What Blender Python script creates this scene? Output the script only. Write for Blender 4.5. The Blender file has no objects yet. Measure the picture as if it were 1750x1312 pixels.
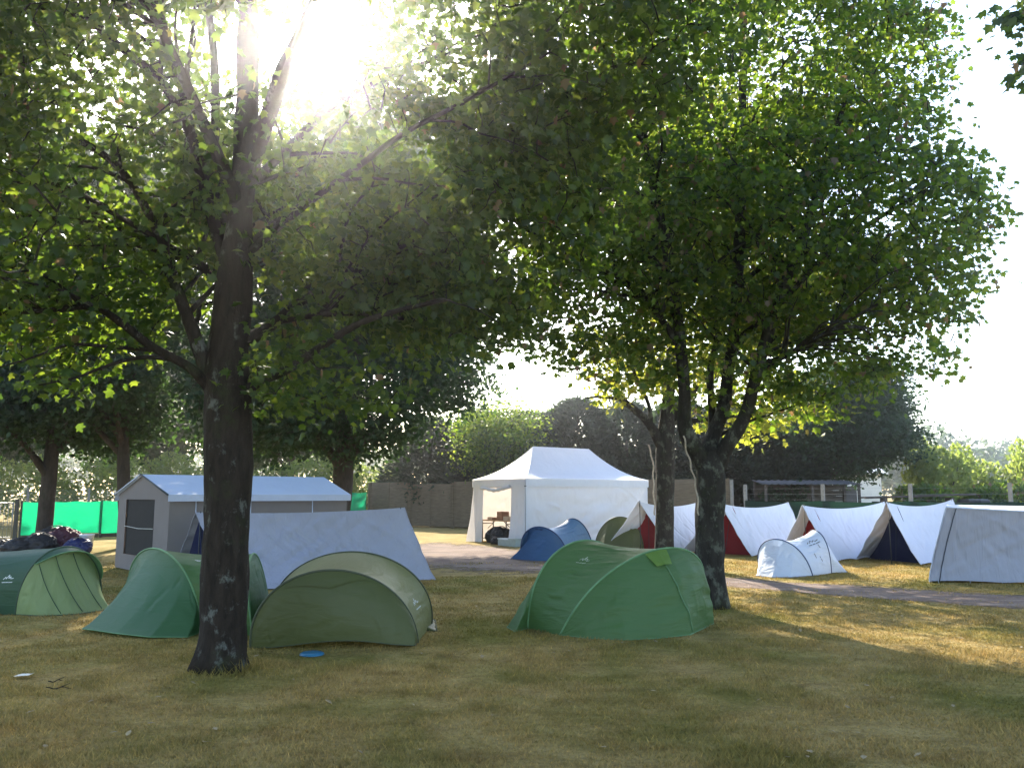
import bpy, bmesh, math, random
import numpy as np
from mathutils import Vector, Matrix, noise

random.seed(7)
rng = np.random.default_rng(11)
scene = bpy.context.scene
COL = scene.collection

# ------------------------------------------------------------------ camera
F, CX, CY, EYE = 1400.0, 875.0, 656.0, 1.6
PITCH = math.atan(189.0 / 1400.0)
cp, sp = math.cos(PITCH), math.sin(PITCH)
cam_d = bpy.data.cameras.new('camera')
cam = bpy.data.objects.new('camera', cam_d)
COL.objects.link(cam)
cam.location = (0, 0, EYE)
cam.rotation_euler = (math.pi / 2 + PITCH, 0, 0)
cam_d.sensor_fit = 'HORIZONTAL'
cam_d.sensor_width = 36.0
cam_d.lens = 36.0 * F / 1750.0
cam_d.clip_start = 0.05
cam_d.clip_end = 3000
scene.camera = cam


def ray(px, py):
    a, b = (px - CX) / F, (CY - py) / F
    return Vector((a, cp - b * sp, sp + b * cp))


def G(px, py, z=0.0):
    d = ray(px, py)
    k = (z - EYE) / d.z
    return Vector((d.x * k, d.y * k, z))


def P(px, py, Y):
    d = ray(px, py)
    k = Y / d.y
    return Vector((d.x * k, Y, EYE + d.z * k))


def project(p):
    p = np.asarray(p, float)
    x, y, z = p[..., 0], p[..., 1], p[..., 2] - EYE
    f = y * cp + z * sp
    u = -y * sp + z * cp
    f = np.maximum(f, 1e-3)
    return CX + F * x / f, CY - F * u / f, f


# ------------------------------------------------------------------ object helpers
def link(o):
    COL.objects.link(o)
    return o


def thing(name, label, cat, loc=(0, 0, 0), group=None):
    o = link(bpy.data.objects.new(name, None))
    o.location = loc
    o.empty_display_size = 0.2
    o['label'] = label
    o['category'] = cat
    if group:
        o['group'] = group
    return o


def tag(o, label, cat, group=None):
    o['label'] = label
    o['category'] = cat
    if group:
        o['group'] = group
    return o


def struct(o, kind='structure'):
    o['kind'] = kind
    return o


def root_loc(parent):
    v = Vector((0, 0, 0))
    while parent is not None:
        v += parent.location
        parent = parent.parent
    return v


def obj(name, verts, faces, mat, parent=None, smooth=True, loc=None):
    off = root_loc(parent)
    if loc is not None and parent is None:
        off = Vector(loc)
    me = bpy.data.meshes.new(name)
    me.from_pydata([(v[0] - off.x, v[1] - off.y, v[2] - off.z) for v in verts], [], faces)
    me.materials.append(mat)
    if smooth:
        me.polygons.foreach_set('use_smooth', [True] * len(me.polygons))
    me.update()
    o = link(bpy.data.objects.new(name, me))
    if parent is not None:
        o.parent = parent
    elif loc is not None:
        o.location = loc
    return o


class MB:
    def __init__(self):
        self.v, self.f = [], []

    def add(self, vs, fs):
        n = len(self.v)
        self.v += [tuple(x) for x in vs]
        self.f += [tuple(i + n for i in f) for f in fs]
        return self

    def box(self, c, sx, sy, sz, rz=0.0, tilt=0.0, bev=0.0):
        bm = bmesh.new()
        bmesh.ops.create_cube(bm, size=1)
        for v in bm.verts:
            v.co = Vector((v.co.x * sx, v.co.y * sy, v.co.z * sz))
        if bev:
            bmesh.ops.bevel(bm, geom=list(bm.edges), offset=bev, segments=2, affect='EDGES')
        M = Matrix.Translation(Vector(c)) @ Matrix.Rotation(rz, 4, 'Z') @ Matrix.Rotation(tilt, 4, 'Y')
        bm.verts.index_update()
        self.add([M @ v.co for v in bm.verts], [[v.index for v in f.verts] for f in bm.faces])
        bm.free()
        return self

    def tube(self, pts, radii, sides=8, rough=0.0, seed=0.0, cap=True):
        pts = [Vector(p) for p in pts]
        n = len(pts)
        t0 = (pts[1] - pts[0]).normalized()
        u = t0.orthogonal().normalized()
        vs, fs = [], []
        for i, p in enumerate(pts):
            t = (pts[min(i + 1, n - 1)] - pts[max(i - 1, 0)])
            t = t.normalized() if t.length > 1e-9 else t0
            u = (u - t * u.dot(t))
            u = u.normalized() if u.length > 1e-6 else t.orthogonal().normalized()
            w = t.cross(u)
            for k in range(sides):
                a = 2 * math.pi * k / sides
                d = u * math.cos(a) + w * math.sin(a)
                r = radii[i]
                if rough:
                    q = p + d * r
                    r *= 1 + rough * (noise.noise(Vector((q.x * 5 + seed, q.y * 5, q.z * 2.2))) * .9
                                      + .45 * noise.noise(Vector((q.x * 16 + seed, q.y * 16, q.z * 6))))
                vs.append(p + d * r)
        for i in range(n - 1):
            for k in range(sides):
                k2 = (k + 1) % sides
                fs.append((i * sides + k, i * sides + k2, (i + 1) * sides + k2, (i + 1) * sides + k))
        if cap:
            fs.append(tuple(reversed(range(sides))))
            fs.append(tuple((n - 1) * sides + k for k in range(sides)))
        return self.add(vs, fs)

    def lathe(self, c, prof, sides=24):
        c = Vector(c)
        vs, fs = [], []
        for r, z in prof:
            for k in range(sides):
                a = 2 * math.pi * k / sides
                vs.append(c + Vector((r * math.cos(a), r * math.sin(a), z)))
        for i in range(len(prof) - 1):
            for k in range(sides):
                k2 = (k + 1) % sides
                fs.append((i * sides + k, i * sides + k2, (i + 1) * sides + k2, (i + 1) * sides + k))
        return self.add(vs, fs)

    def build(self, name, mat, parent=None, smooth=True, loc=None):
        return obj(name, self.v, self.f, mat, parent, smooth, loc)


def catmull(pts, n):
    """resample a polyline of Vectors (or tuples) smoothly to n points"""
    a = np.array([list(p) for p in pts], float)
    m = len(a)
    seg = np.linalg.norm(np.diff(a[:, :3], axis=0), axis=1)
    cum = np.concatenate([[0], np.cumsum(seg)])
    out = []
    for s in np.linspace(0, cum[-1], n):
        i = int(min(max(np.searchsorted(cum, s, side='right') - 1, 0), m - 2))
        t = (s - cum[i]) / max(seg[i], 1e-9)
        p0, p1, p2, p3 = a[max(i - 1, 0)], a[i], a[i + 1], a[min(i + 2, m - 1)]
        out.append(0.5 * ((2 * p1) + (-p0 + p2) * t + (2 * p0 - 5 * p1 + 4 * p2 - p3) * t * t + (-p0 + 3 * p1 - 3 * p2 + p3) * t ** 3))
    return np.array(out)


def linres(pts, n):
    a = np.array([list(p) for p in pts], float)
    seg = np.linalg.norm(np.diff(a, axis=0), axis=1)
    cum = np.concatenate([[0], np.cumsum(seg)])
    s = np.linspace(0, cum[-1], n)
    return np.stack([np.interp(s, cum, a[:, k]) for k in range(a.shape[1])], 1)


# ------------------------------------------------------------------ materials
def mat_new(name):
    m = bpy.data.materials.new(name)
    m.use_nodes = True
    nt = m.node_tree
    nt.nodes.clear()
    return m, nt


def N(nt, typ, **kw):
    n = nt.nodes.new(typ)
    for k, v in kw.items():
        setattr(n, k, v)
    return n


def noise_tex(nt, vec, scale, detail=4, rough=.55, dist=0.0):
    n = N(nt, 'ShaderNodeTexNoise')
    n.inputs['Scale'].default_value = scale
    n.inputs['Detail'].default_value = detail
    n.inputs['Roughness'].default_value = rough
    n.inputs['Distortion'].default_value = dist
    nt.links.new(vec, n.inputs['Vector'])
    return n.outputs['Fac']


def ramp(nt, fac, stops):
    r = N(nt, 'ShaderNodeValToRGB')
    cr = r.color_ramp
    while len(cr.elements) < len(stops):
        cr.elements.new(0.5)
    for e, (p, c) in zip(cr.elements, stops):
        e.position = p
        e.color = (c[0], c[1], c[2], 1)
    nt.links.new(fac, r.inputs['Fac'])
    return r.outputs['Color']


def mixc(nt, fac, a, b, mode='MIX'):
    m = N(nt, 'ShaderNodeMix', data_type='RGBA', blend_type=mode)
    for sock, v in ((m.inputs['Factor'], fac), (m.inputs['A'], a), (m.inputs['B'], b)):
        pass
    fs, as_, bs = m.inputs[0], m.inputs[6], m.inputs[7]
    for s, v in ((fs, fac), (as_, a), (bs, b)):
        if hasattr(v, 'links'):
            nt.links.new(v, s)
        elif isinstance(v, (int, float)):
            s.default_value = v
        else:
            s.default_value = (v[0], v[1], v[2], 1)
    return m.outputs[2]


def mapping(nt, vec, scale):
    m = N(nt, 'ShaderNodeMapping')
    m.inputs['Scale'].default_value = scale
    nt.links.new(vec, m.inputs['Vector'])
    return m.outputs['Vector']


def bump(nt, h, strength, dist):
    b = N(nt, 'ShaderNodeBump')
    b.inputs['Strength'].default_value = strength
    b.inputs['Distance'].default_value = dist
    nt.links.new(h, b.inputs['Height'])
    return b.outputs['Normal']


def out(nt, sh):
    o = N(nt, 'ShaderNodeOutputMaterial')
    nt.links.new(sh, o.inputs['Surface'])


def pbsdf(nt, color, rough=.7, spec=.3, normal=None, metal=0.0):
    p = N(nt, 'ShaderNodeBsdfPrincipled')
    if hasattr(color, 'links'):
        nt.links.new(color, p.inputs['Base Color'])
    else:
        p.inputs['Base Color'].default_value = (*color, 1)
    p.inputs['Roughness'].default_value = rough
    p.inputs['Specular IOR Level'].default_value = spec
    p.inputs['Metallic'].default_value = metal
    if normal is not None:
        nt.links.new(normal, p.inputs['Normal'])
    return p.outputs['BSDF']


def simple(name, color, rough=.6, var=.25, scale=6.0, spec=.3, metal=0.0, bstr=.25, bdist=.01, stretch=(1, 1, 1)):
    m, nt = mat_new(name)
    tc = N(nt, 'ShaderNodeTexCoord').outputs['Object']
    v = mapping(nt, tc, stretch)
    n1 = noise_tex(nt, v, scale, 5, .6)
    c = ramp(nt, n1, [(.25, [x * (1 - var) for x in color]), (.75, [min(1, x * (1 + var)) for x in color])])
    nr = bump(nt, noise_tex(nt, v, scale * 5, 4), bstr, bdist)
    out(nt, pbsdf(nt, c, rough, spec, nr, metal))
    return m


def fabric(name, color, trans=None, tfac=.35, rough=.75, var=.08, wr=(3, 3, 3), wstr=.5, spec=.25):
    m, nt = mat_new(name)
    tc = N(nt, 'ShaderNodeTexCoord').outputs['Object']
    n1 = noise_tex(nt, tc, 1.7, 5, .6)
    c = ramp(nt, n1, [(.3, [x * (1 - var) for x in color]), (.7, [min(1, x * (1 + var)) for x in color])])
    soil = noise_tex(nt, tc, .9, 8, .7)
    c = mixc(nt, ramp(nt, soil, [(.55, (0, 0, 0)), (.75, (.25, .25, .25))]), c, [x * .75 for x in color])
    v = mapping(nt, tc, wr)
    big = noise_tex(nt, v, 1.3, 3, .5, .6)
    nb = bump(nt, big, wstr, .05)
    weave = noise_tex(nt, tc, 240, 2, .5)
    b2 = N(nt, 'ShaderNodeBump')
    b2.inputs['Strength'].default_value = .12
    b2.inputs['Distance'].default_value = .00036
    nt.links.new(weave, b2.inputs['Height'])
    nt.links.new(nb, b2.inputs['Normal'])
    p = pbsdf(nt, c, rough, spec, b2.outputs['Normal'])
    t = N(nt, 'ShaderNodeBsdfTranslucent')
    tcol = trans or color
    t.inputs['Color'].default_value = (*tcol, 1)
    nt.links.new(b2.outputs['Normal'], t.inputs['Normal'])
    mx = N(nt, 'ShaderNodeMixShader')
    mx.inputs[0].default_value = tfac
    nt.links.new(p, mx.inputs[1])
    nt.links.new(t.outputs[0], mx.inputs[2])
    out(nt, mx.outputs[0])
    return m


def leaf_mat(name, stops, tstops, tfac=.45, rough=.5, spec=.35):
    m, nt = mat_new(name)
    a = N(nt, 'ShaderNodeAttribute', attribute_name='tint').outputs['Fac']
    c = ramp(nt, a, stops)
    c2 = ramp(nt, a, tstops)
    p = pbsdf(nt, c, rough, spec)
    t = N(nt, 'ShaderNodeBsdfTranslucent')
    nt.links.new(c2, t.inputs['Color'])
    mx = N(nt, 'ShaderNodeMixShader')
    mx.inputs[0].default_value = tfac
    nt.links.new(p, mx.inputs[1])
    nt.links.new(t.outputs[0], mx.inputs[2])
    out(nt, mx.outputs[0])
    return m


def bark_mat(name, dark, light, lichen, lich=.6):
    m, nt = mat_new(name)
    tc = N(nt, 'ShaderNodeTexCoord').outputs['Object']
    v = mapping(nt, tc, (1, 1, .28))
    n1 = noise_tex(nt, v, 14, 6, .65, .4)
    c = ramp(nt, n1, [(.3, dark), (.7, light)])
    l1 = noise_tex(nt, mapping(nt, tc, (1, 1, .7)), 5.5, 7, .72)
    c = mixc(nt, ramp(nt, l1, [(lich - .03, (0, 0, 0)), (lich + .05, (.8, .8, .8))]), c, lichen)
    moss = noise_tex(nt, tc, 2.1, 5, .7)
    c = mixc(nt, ramp(nt, moss, [(.55, (0, 0, 0)), (.7, (.5, .5, .5))]), c, (.035, .05, .015))
    h = noise_tex(nt, v, 22, 6, .7, .3)
    out(nt, pbsdf(nt, c, .9, .15, bump(nt, h, .9, .03)))
    return m


def ground_color(nt):
    pos = N(nt, 'ShaderNodeNewGeometry').outputs['Position']
    flat = mapping(nt, pos, (1, 1, 0))
    n1 = noise_tex(nt, flat, .55, 5, .62, .5)
    n2 = noise_tex(nt, mapping(nt, flat, (1, 1.6, 1)), 2.3, 6, .7, .2)
    n3 = noise_tex(nt, flat, 22, 4, .7)
    dry = ramp(nt, n2, [(.25, (.2, .135, .052)), (.5, (.34, .25, .1)), (.78, (.46, .36, .165))])
    grn = ramp(nt, n2, [(.25, (.115, .105, .027)), (.5, (.185, .165, .045)), (.78, (.27, .24, .075))])
    f = ramp(nt, n1, [(.34, (0, 0, 0)), (.57, (1, 1, 1))])
    c = mixc(nt, f, grn, dry)
    n4 = noise_tex(nt, flat, 1.15, 7, .72, .8)
    c = mixc(nt, ramp(nt, n4, [(.56, (0, 0, 0)), (.70, (.75, .75, .75))]), c, (.40, .30, .14))
    n5 = noise_tex(nt, flat, .8, 6, .7, .4)
    c = mixc(nt, ramp(nt, n5, [(.60, (0, 0, 0)), (.72, (.6, .6, .6))]), c, (.13, .095, .055))
    return mixc(nt, .55, c, mixc(nt, 1.0, c, ramp(nt, n3, [(.3, (.45, .45, .45)), (.7, (1.45, 1.4, 1.3))]), 'MULTIPLY')), flat


M = {}


def make_materials():
    m, nt = mat_new('dry lawn')
    c, flat = ground_color(nt)
    h = noise_tex(nt, flat, 45, 5, .75)
    out(nt, pbsdf(nt, c, .95, .05, bump(nt, h, .8, .03)))
    M['lawn'] = m
    m, nt = mat_new('grass blades')
    c, flat = ground_color(nt)
    a = N(nt, 'ShaderNodeAttribute', attribute_name='tint').outputs['Fac']
    c = mixc(nt, 1.0, c, ramp(nt, a, [(0, (.75, .8, .6)), (.5, (1.1, 1.05, .95)), (1, (1.9, 1.65, 1.3))]), 'MULTIPLY')
    p = pbsdf(nt, c, .8, .15)
    t = N(nt, 'ShaderNodeBsdfTranslucent')
    nt.links.new(c, t.inputs['Color'])
    mx = N(nt, 'ShaderNodeMixShader')
    mx.inputs[0].default_value = .35
    nt.links.new(p, mx.inputs[1])
    nt.links.new(t.outputs[0], mx.inputs[2])
    out(nt, mx.outputs[0])
    M['grass'] = m
    # gravel with ragged edge
    m, nt = mat_new('gravel')
    pos = N(nt, 'ShaderNodeNewGeometry').outputs['Position']
    n1 = noise_tex(nt, pos, 1.1, 6, .65, .3)
    n2 = noise_tex(nt, pos, 38, 4, .8)
    streak = noise_tex(nt, mapping(nt, pos, (.35, 2.4, 1)), 1.2, 5, .6)
    c = ramp(nt, n1, [(.3, (.13, .092, .078)), (.6, (.25, .185, .15)), (.8, (.36, .28, .18))])
    c = mixc(nt, ramp(nt, streak, [(.45, (0, 0, 0)), (.62, (.6, .6, .6))]), c, (.30, .25, .225))
    c = mixc(nt, .7, c, mixc(nt, 1.0, c, ramp(nt, n2, [(.3, (.4, .4, .4)), (.7, (1.6, 1.6, 1.6))]), 'MULTIPLY'))
    p = pbsdf(nt, c, .95, .1, bump(nt, n2, 1.0, .04))
    e = N(nt, 'ShaderNodeAttribute', attribute_name='edge').outputs['Fac']
    en = noise_tex(nt, pos, 2.5, 8, .75)
    add = N(nt, 'ShaderNodeMath', operation='ADD')
    nt.links.new(e, add.inputs[0])
    nt.links.new(en, add.inputs[1])
    fac = ramp(nt, add.outputs[0], [(.66, (0, 0, 0)), (.86, (1, 1, 1))])
    tr = N(nt, 'ShaderNodeBsdfTransparent')
    mx = N(nt, 'ShaderNodeMixShader')
    nt.links.new(fac, mx.inputs[0])
    nt.links.new(tr.outputs[0], mx.inputs[1])
    nt.links.new(p, mx.inputs[2])
    out(nt, mx.outputs[0])
    M['gravel'] = m

    M['bark_near'] = bark_mat('sycamore bark', (.011, .008, .006), (.036, .027, .02), (.13, .135, .115), .6)
    M['bark_mid'] = bark_mat('lichen bark', (.013, .011, .009), (.04, .035, .029), (.11, .115, .09), .56)
    M['bark_far'] = bark_mat('far bark', (.03, .025, .02), (.075, .06, .05), (.1, .1, .08), .65)
    M['ivy'] = simple('pale ivy stem', (.33, .29, .23), .9, .3, 20)
    green = [(0, (.011, .026, .008)), (.45, (.021, .046, .011)), (.85, (.038, .066, .015)), (.93, (.1, .085, .035)), (1, (.13, .09, .05))]
    tgreen = [(0, (.09, .18, .015)), (.45, (.18, .29, .022)), (.85, (.35, .44, .04)), (.93, (.25, .16, .06)), (1, (.28, .16, .08))]
    M['leaf_near'] = leaf_mat('maple leaves', green, tgreen, .46)
    M['leaf_mid'] = leaf_mat('maple leaves forked tree', [(p, (c[0] * .85, c[1] * .95, c[2] * 1.2)) for p, c in green], [(p, (c[0] * 1.3, c[1] * 1.3, c[2] * 1.3)) for p, c in tgreen], .48)
    M['leaf_gold'] = leaf_mat('yellow green leaves', [(0, (.07, .10, .02)), (1, (.15, .16, .035))], [(0, (.33, .40, .03)), (1, (.6, .58, .06))], .5)
    M['leaf_dark'] = leaf_mat('dark leaves', [(0, (.012, .026, .017)), (1, (.028, .054, .032))], [(0, (.06, .13, .03)), (1, (.12, .22, .05))], .3, .65, .2)
    M['leaf_conifer'] = leaf_mat('conifer sprays', [(0, (.009, .02, .016)), (1, (.024, .044, .034))], [(0, (.05, .1, .04)), (1, (.12, .18, .06))], .25, .7, .15)
    M['leaf_bush'] = leaf_mat('bright bush leaves', [(0, (.07, .11, .03)), (1, (.16, .19, .06))], [(0, (.28, .40, .06)), (1, (.5, .58, .12))], .45)
    M['leaf_far'] = leaf_mat('far wood leaves', [(0, (.05, .08, .045)), (1, (.09, .12, .07))], [(0, (.1, .17, .06)), (1, (.2, .26, .09))], .3)
    M['dead_leaf'] = simple('fallen leaves', (.3, .23, .13), .8, .5, 30)

    M['green_a'] = fabric('green nylon', (.075, .15, .045), (.1, .25, .06), .3, .55, .06, (2, 2, 9), .35, .4)
    M['green_b'] = fabric('bluish green nylon', (.05, .13, .052), (.06, .2, .065), .3, .55, .06, (2, 2, 7), .3, .4)
    M['green_dark'] = fabric('dark green nylon', (.04, .09, .05), (.06, .15, .06), .22, .55, .06, (2, 2, 7), .35, .4)
    M['green_pale'] = fabric('pale green nylon', (.33, .40, .19), (.4, .6, .22), .4, .6, .06, (6, 6, 1.2), .6)
    M['olive'] = fabric('olive nylon', (.085, .095, .03), (.12, .14, .04), .2, .55, .05, (2, 2, 6), .3, .35)  # darker tone carries the shade of the olive tent's front
    M['olive_lit'] = fabric('sunlit olive nylon', (.26, .26, .115), (.42, .42, .18), .4, .5, .06, (4, 2, 4), .6, .4)  # roof copy of the olive cloth, yellow sunlight put into its colour
    M['lime'] = fabric('lime vent cloth', (.15, .25, .05), (.3, .45, .06), .35, .6)
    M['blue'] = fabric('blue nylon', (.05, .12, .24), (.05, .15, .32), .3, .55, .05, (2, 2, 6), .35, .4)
    M['blue_lit'] = fabric('lit blue nylon', (.11, .21, .35), (.14, .28, .5), .35, .45, .05, (3, 3, 6), .5, .45)  # paler copy of the blue nylon with the light in its colour
    M['white_nylon'] = fabric('white nylon', (.56, .63, .76), (.62, .68, .78), .32, .55, .04, (3, 3, 6), .5)
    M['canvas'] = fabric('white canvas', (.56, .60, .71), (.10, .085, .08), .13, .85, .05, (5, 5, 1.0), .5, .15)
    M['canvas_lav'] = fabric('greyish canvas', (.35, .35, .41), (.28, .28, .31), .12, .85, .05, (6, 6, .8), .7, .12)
    M['canvas_beige'] = fabric('beige canvas', (.22, .19, .175), (.26, .2, .17), .12, .85, .05, (3, 3, 1.2), .35, .12)
    M['pvc'] = fabric('white coated canopy cloth', (.68, .74, .85), (.62, .54, .46), .3, .6, .03, (3, 3, 2), .5, .3)
    M['red'] = fabric('dark red canvas', (.24, .02, .03), (.35, .03, .03), .25, .85, .06, (5, 5, 1), .4, .12)
    M['navy'] = fabric('navy canvas', (.012, .016, .055), (.012, .016, .06), .12, .85, .05, (6, 6, 1), .4, .1)
    M['mesh_dark'] = simple('dark window mesh', (.012, .011, .011), .8)
    M['hoop'] = simple('dark sleeve', (.05, .085, .055), .6)
    M['hoop_olive'] = simple('dark olive sleeve', (.055, .065, .035), .6)
    M['hoop_green'] = simple('green sleeve', (.11, .22, .1), .6)
    M['hoop_blue'] = simple('dark blue sleeve', (.03, .06, .15), .6)
    M['pale_trim'] = simple('pale trim', (.55, .58, .45), .7)
    M['white_mark'] = simple('white print', (.75, .78, .75), .6, .05)
    M['dark_mark'] = simple('dark print', (.03, .04, .06), .6, .05)
    M['steel'] = simple('grey steel', (.3, .31, .32), .45, .15, 12, .5, .6)
    M['dark_steel'] = simple('dark painted steel', (.04, .045, .045), .5, .2, 12)
    M['concrete'] = simple('concrete post', (.27, .255, .235), .9, .3, 9, .2, 0, .5, .02)
    M['wood'] = simple('weathered fence wood', (.14, .11, .075), .85, .4, 3, .2, 0, .5, .01, (1, 1, 7))
    M['wood_dark'] = simple('old dark timber', (.085, .07, .06), .9, .45, 3, .2, 0, .5, .02, (1, 1, 6))
    M['wood_table'] = simple('varnished table top', (.42, .24, .11), .5, .25, 5)
    M['net_green'] = fabric('green shade net', (.008, .22, .11), (.01, .42, .19), .5, .8, .05, (1, 1, 8), .3)
    M['net_dark'] = fabric('dark green shade net', (.012, .032, .024), (.015, .06, .035), .25, .85, .1, (2, 2, 3), .3)
    M['wire'] = simple('galvanised wire', (.32, .35, .36), .5, .1, 20)
    M['bag_black'] = simple('black bag cloth', (.022, .02, .022), .55, .3, 5)
    M['bag_maroon'] = simple('maroon bag cloth', (.075, .022, .032), .6, .3, 5)
    M['bag_navy'] = simple('navy bag cloth', (.02, .025, .09), .5, .3, 5)
    M['bucket'] = simple('pale plastic', (.62, .65, .72), .4, .05)
    M['cardboard'] = simple('brown card', (.28, .13, .075), .8, .2, 8)
    M['cardboard_pale'] = simple('pale card', (.55, .42, .3), .8, .15, 8)
    M['crate'] = simple('grey plastic', (.36, .4, .38), .5, .12)
    M['disc'] = simple('blue plastic disc', (.018, .13, .23), .35, .1, 8, .5)
    M['paper'] = simple('white paper', (.62, .6, .54), .8, .1, 8)
    M['wall_white'] = simple('white render', (.72, .70, .66), .85, .06, 3)
    M['tin'] = simple('weathered sheet roof', (.06, .058, .06), .7, .3, 4)
    M['rubber'] = simple('black rubber', (.02, .021, .024), .6, .3, 8)


make_materials()


# ------------------------------------------------------------------ cloth grids
def arch(b1, b2, top, n=141, p=.85):
    b1, b2, top = np.array(b1), np.array(b2), np.array(top)
    th = np.linspace(0, math.pi, n)[:, None]
    mid = (b1 + b2) / 2
    return b1 + (b2 - b1) * (1 - np.cos(th)) / 2 + (top - mid) * np.sin(th).clip(0) ** p


def wrinkle(g, amp, fs, ft, seed, fade=(1, 1), diag=0.0, sharp=.5):
    m, n = g.shape[:2]
    du = np.gradient(g, axis=0)
    dv = np.gradient(g, axis=1)
    nr = np.cross(du, dv)
    ln = np.linalg.norm(nr, axis=2, keepdims=True)
    nr = nr / np.maximum(ln, 1e-9)
    d = np.zeros((m, n))
    for i in range(m):
        s = i / (m - 1)
        for j in range(n):
            t = j / (n - 1)
            a = noise.noise(Vector((s * fs + diag * t, t * ft, seed)))
            b = noise.noise(Vector((s * fs * 2.1 + diag * t * 2, t * ft * 2.3, seed + 9)))
            ridge = (.35 - abs(a)) * 1.6
            w = (a * (1 - sharp) + ridge * sharp) + .4 * b
            fd = 1.0
            if fade[0]:
                fd *= min(1, 6 * s * (1 - s))
            if fade[1]:
                fd *= min(1, 8 * t * (1 - t))
            d[i, j] = w * fd
    return g + nr * (amp * d)[..., None]


def crease(g, cs):
    """tension folds: (s0, t0, s1, t1, height, width) lines in the sheet, metres for height and width"""
    m, n = g.shape[:2]
    Ls = np.linalg.norm(np.diff(g[:, n // 2], axis=0), axis=1).sum()
    Lt = np.linalg.norm(np.diff(g[m // 2], axis=0), axis=1).sum()
    nr = np.cross(np.gradient(g, axis=0), np.gradient(g, axis=1))
    nr = nr / np.maximum(np.linalg.norm(nr, axis=2, keepdims=True), 1e-9)
    S, T = np.meshgrid(np.linspace(0, 1, m) * Ls, np.linspace(0, 1, n) * Lt, indexing='ij')
    d = np.zeros((m, n))
    for s0, t0, s1, t1, h, w in cs:
        ax, ay, bx, by = s0 * Ls, t0 * Lt, s1 * Ls, t1 * Lt
        L2 = (bx - ax) ** 2 + (by - ay) ** 2 + 1e-9
        k = ((S - ax) * (bx - ax) + (T - ay) * (by - ay)) / L2
        kc = np.clip(k, 0, 1)
        bow = .06 * math.sqrt(L2) * np.sin(kc * math.pi) * (1 if h > 0 else -1)
        px, py = -(by - ay) / math.sqrt(L2), (bx - ax) / math.sqrt(L2)
        dist2 = (S - ax - kc * (bx - ax) - bow * px) ** 2 + (T - ay - kc * (by - ay) - bow * py) ** 2
        d += h * np.exp(-dist2 / (w * w)) * (.15 + .85 * np.sin(np.clip(kc, .03, .97) * math.pi) ** .6)
    return g + nr * d[..., None]


def rand_creases(n, seed, s, t, ds, dt, h, w):
    r = random.Random(seed)
    o = []
    for _ in range(n):
        a, b = r.uniform(*s), r.uniform(*t)
        o.append((a, b, a + r.uniform(*ds), b + r.uniform(*dt), r.choice((-1, 1)) * r.uniform(*h), r.uniform(*w)))
    return o


def loft(c1, c2, m=24, sag=0.0, center=None):
    c1, c2 = np.asarray(c1), np.asarray(c2)
    n = len(c1)
    s = np.linspace(0, 1, m)[:, None, None]
    g = c1[None] * (1 - s) + c2[None] * s
    if sag:
        cen = (c1[0] + c1[-1]) / 2 * (1 - s) + (c2[0] + c2[-1]) / 2 * s if center is None else np.asarray(center)
        w = np.sin(np.linspace(0, math.pi, n))[None, :, None]
        g = cen + (g - cen) * (1 - sag * 4 * s * (1 - s) * w)
    return g


def sheet(name, g, mat, parent):
    m, n = g.shape[:2]
    fs = [(i * n + j, i * n + j + 1, (i + 1) * n + j + 1, (i + 1) * n + j) for i in range(m - 1) for j in range(n - 1)]
    return obj(name, g.reshape(-1, 3), fs, mat, parent)


def tube_obj(name, pts, r, mat, parent, sides=6):
    return MB().tube([Vector(p) for p in pts], [r] * len(pts), sides).build(name, mat, parent)


def gsample(g, s, t):
    m, n = g.shape[:2]
    a, b = min(max(s, 0), .999) * (m - 1), min(max(t, 0), .999) * (n - 1)
    i, j = int(a), int(b)
    u, v = a - i, b - j
    p = g[i, j] * (1 - u) * (1 - v) + g[i + 1, j] * u * (1 - v) + g[i, j + 1] * (1 - u) * v + g[i + 1, j + 1] * u * v
    nr = np.cross(g[i + 1, j] - g[i, j], g[i, j + 1] - g[i, j])
    nr = nr / max(np.linalg.norm(nr), 1e-9)
    return p, nr


def print_mark(name, g, strokes, s0, t0, ds, dt, w, mat, parent, cen):
    """strokes in the unit square laid on a cloth grid, 4 mm proud"""
    mb = MB()
    for st in strokes:
        pts = []
        for x, y in st:
            p, nr = gsample(g, s0 + ds * x, t0 + dt * y)
            if np.dot(nr, p - np.asarray(cen)) < 0:
                nr = -nr
            pts.append((p, nr))
        for k in range(len(pts) - 1):
            a, b = pts[k][0] + pts[k][1] * .006, pts[k + 1][0] + pts[k + 1][1] * .006
            d = b - a
            sd = np.cross(d / max(np.linalg.norm(d), 1e-9), pts[k][1]) * w
            mb.add([a - sd, a + sd, b + sd, b - sd], [(0, 1, 2, 3)])
    return mb.build(name, mat, parent, False)


LOGO = [[(0, .55), (.16, .25), (.26, .5), (.42, 0), (.5, .45), (.62, .2), (.7, .5), (.95, .42)], [(0, .9), (.3, .88)], [(.34, .9), (.6, .88)], [(.64, .9), (1.0, .88)]]


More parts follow.
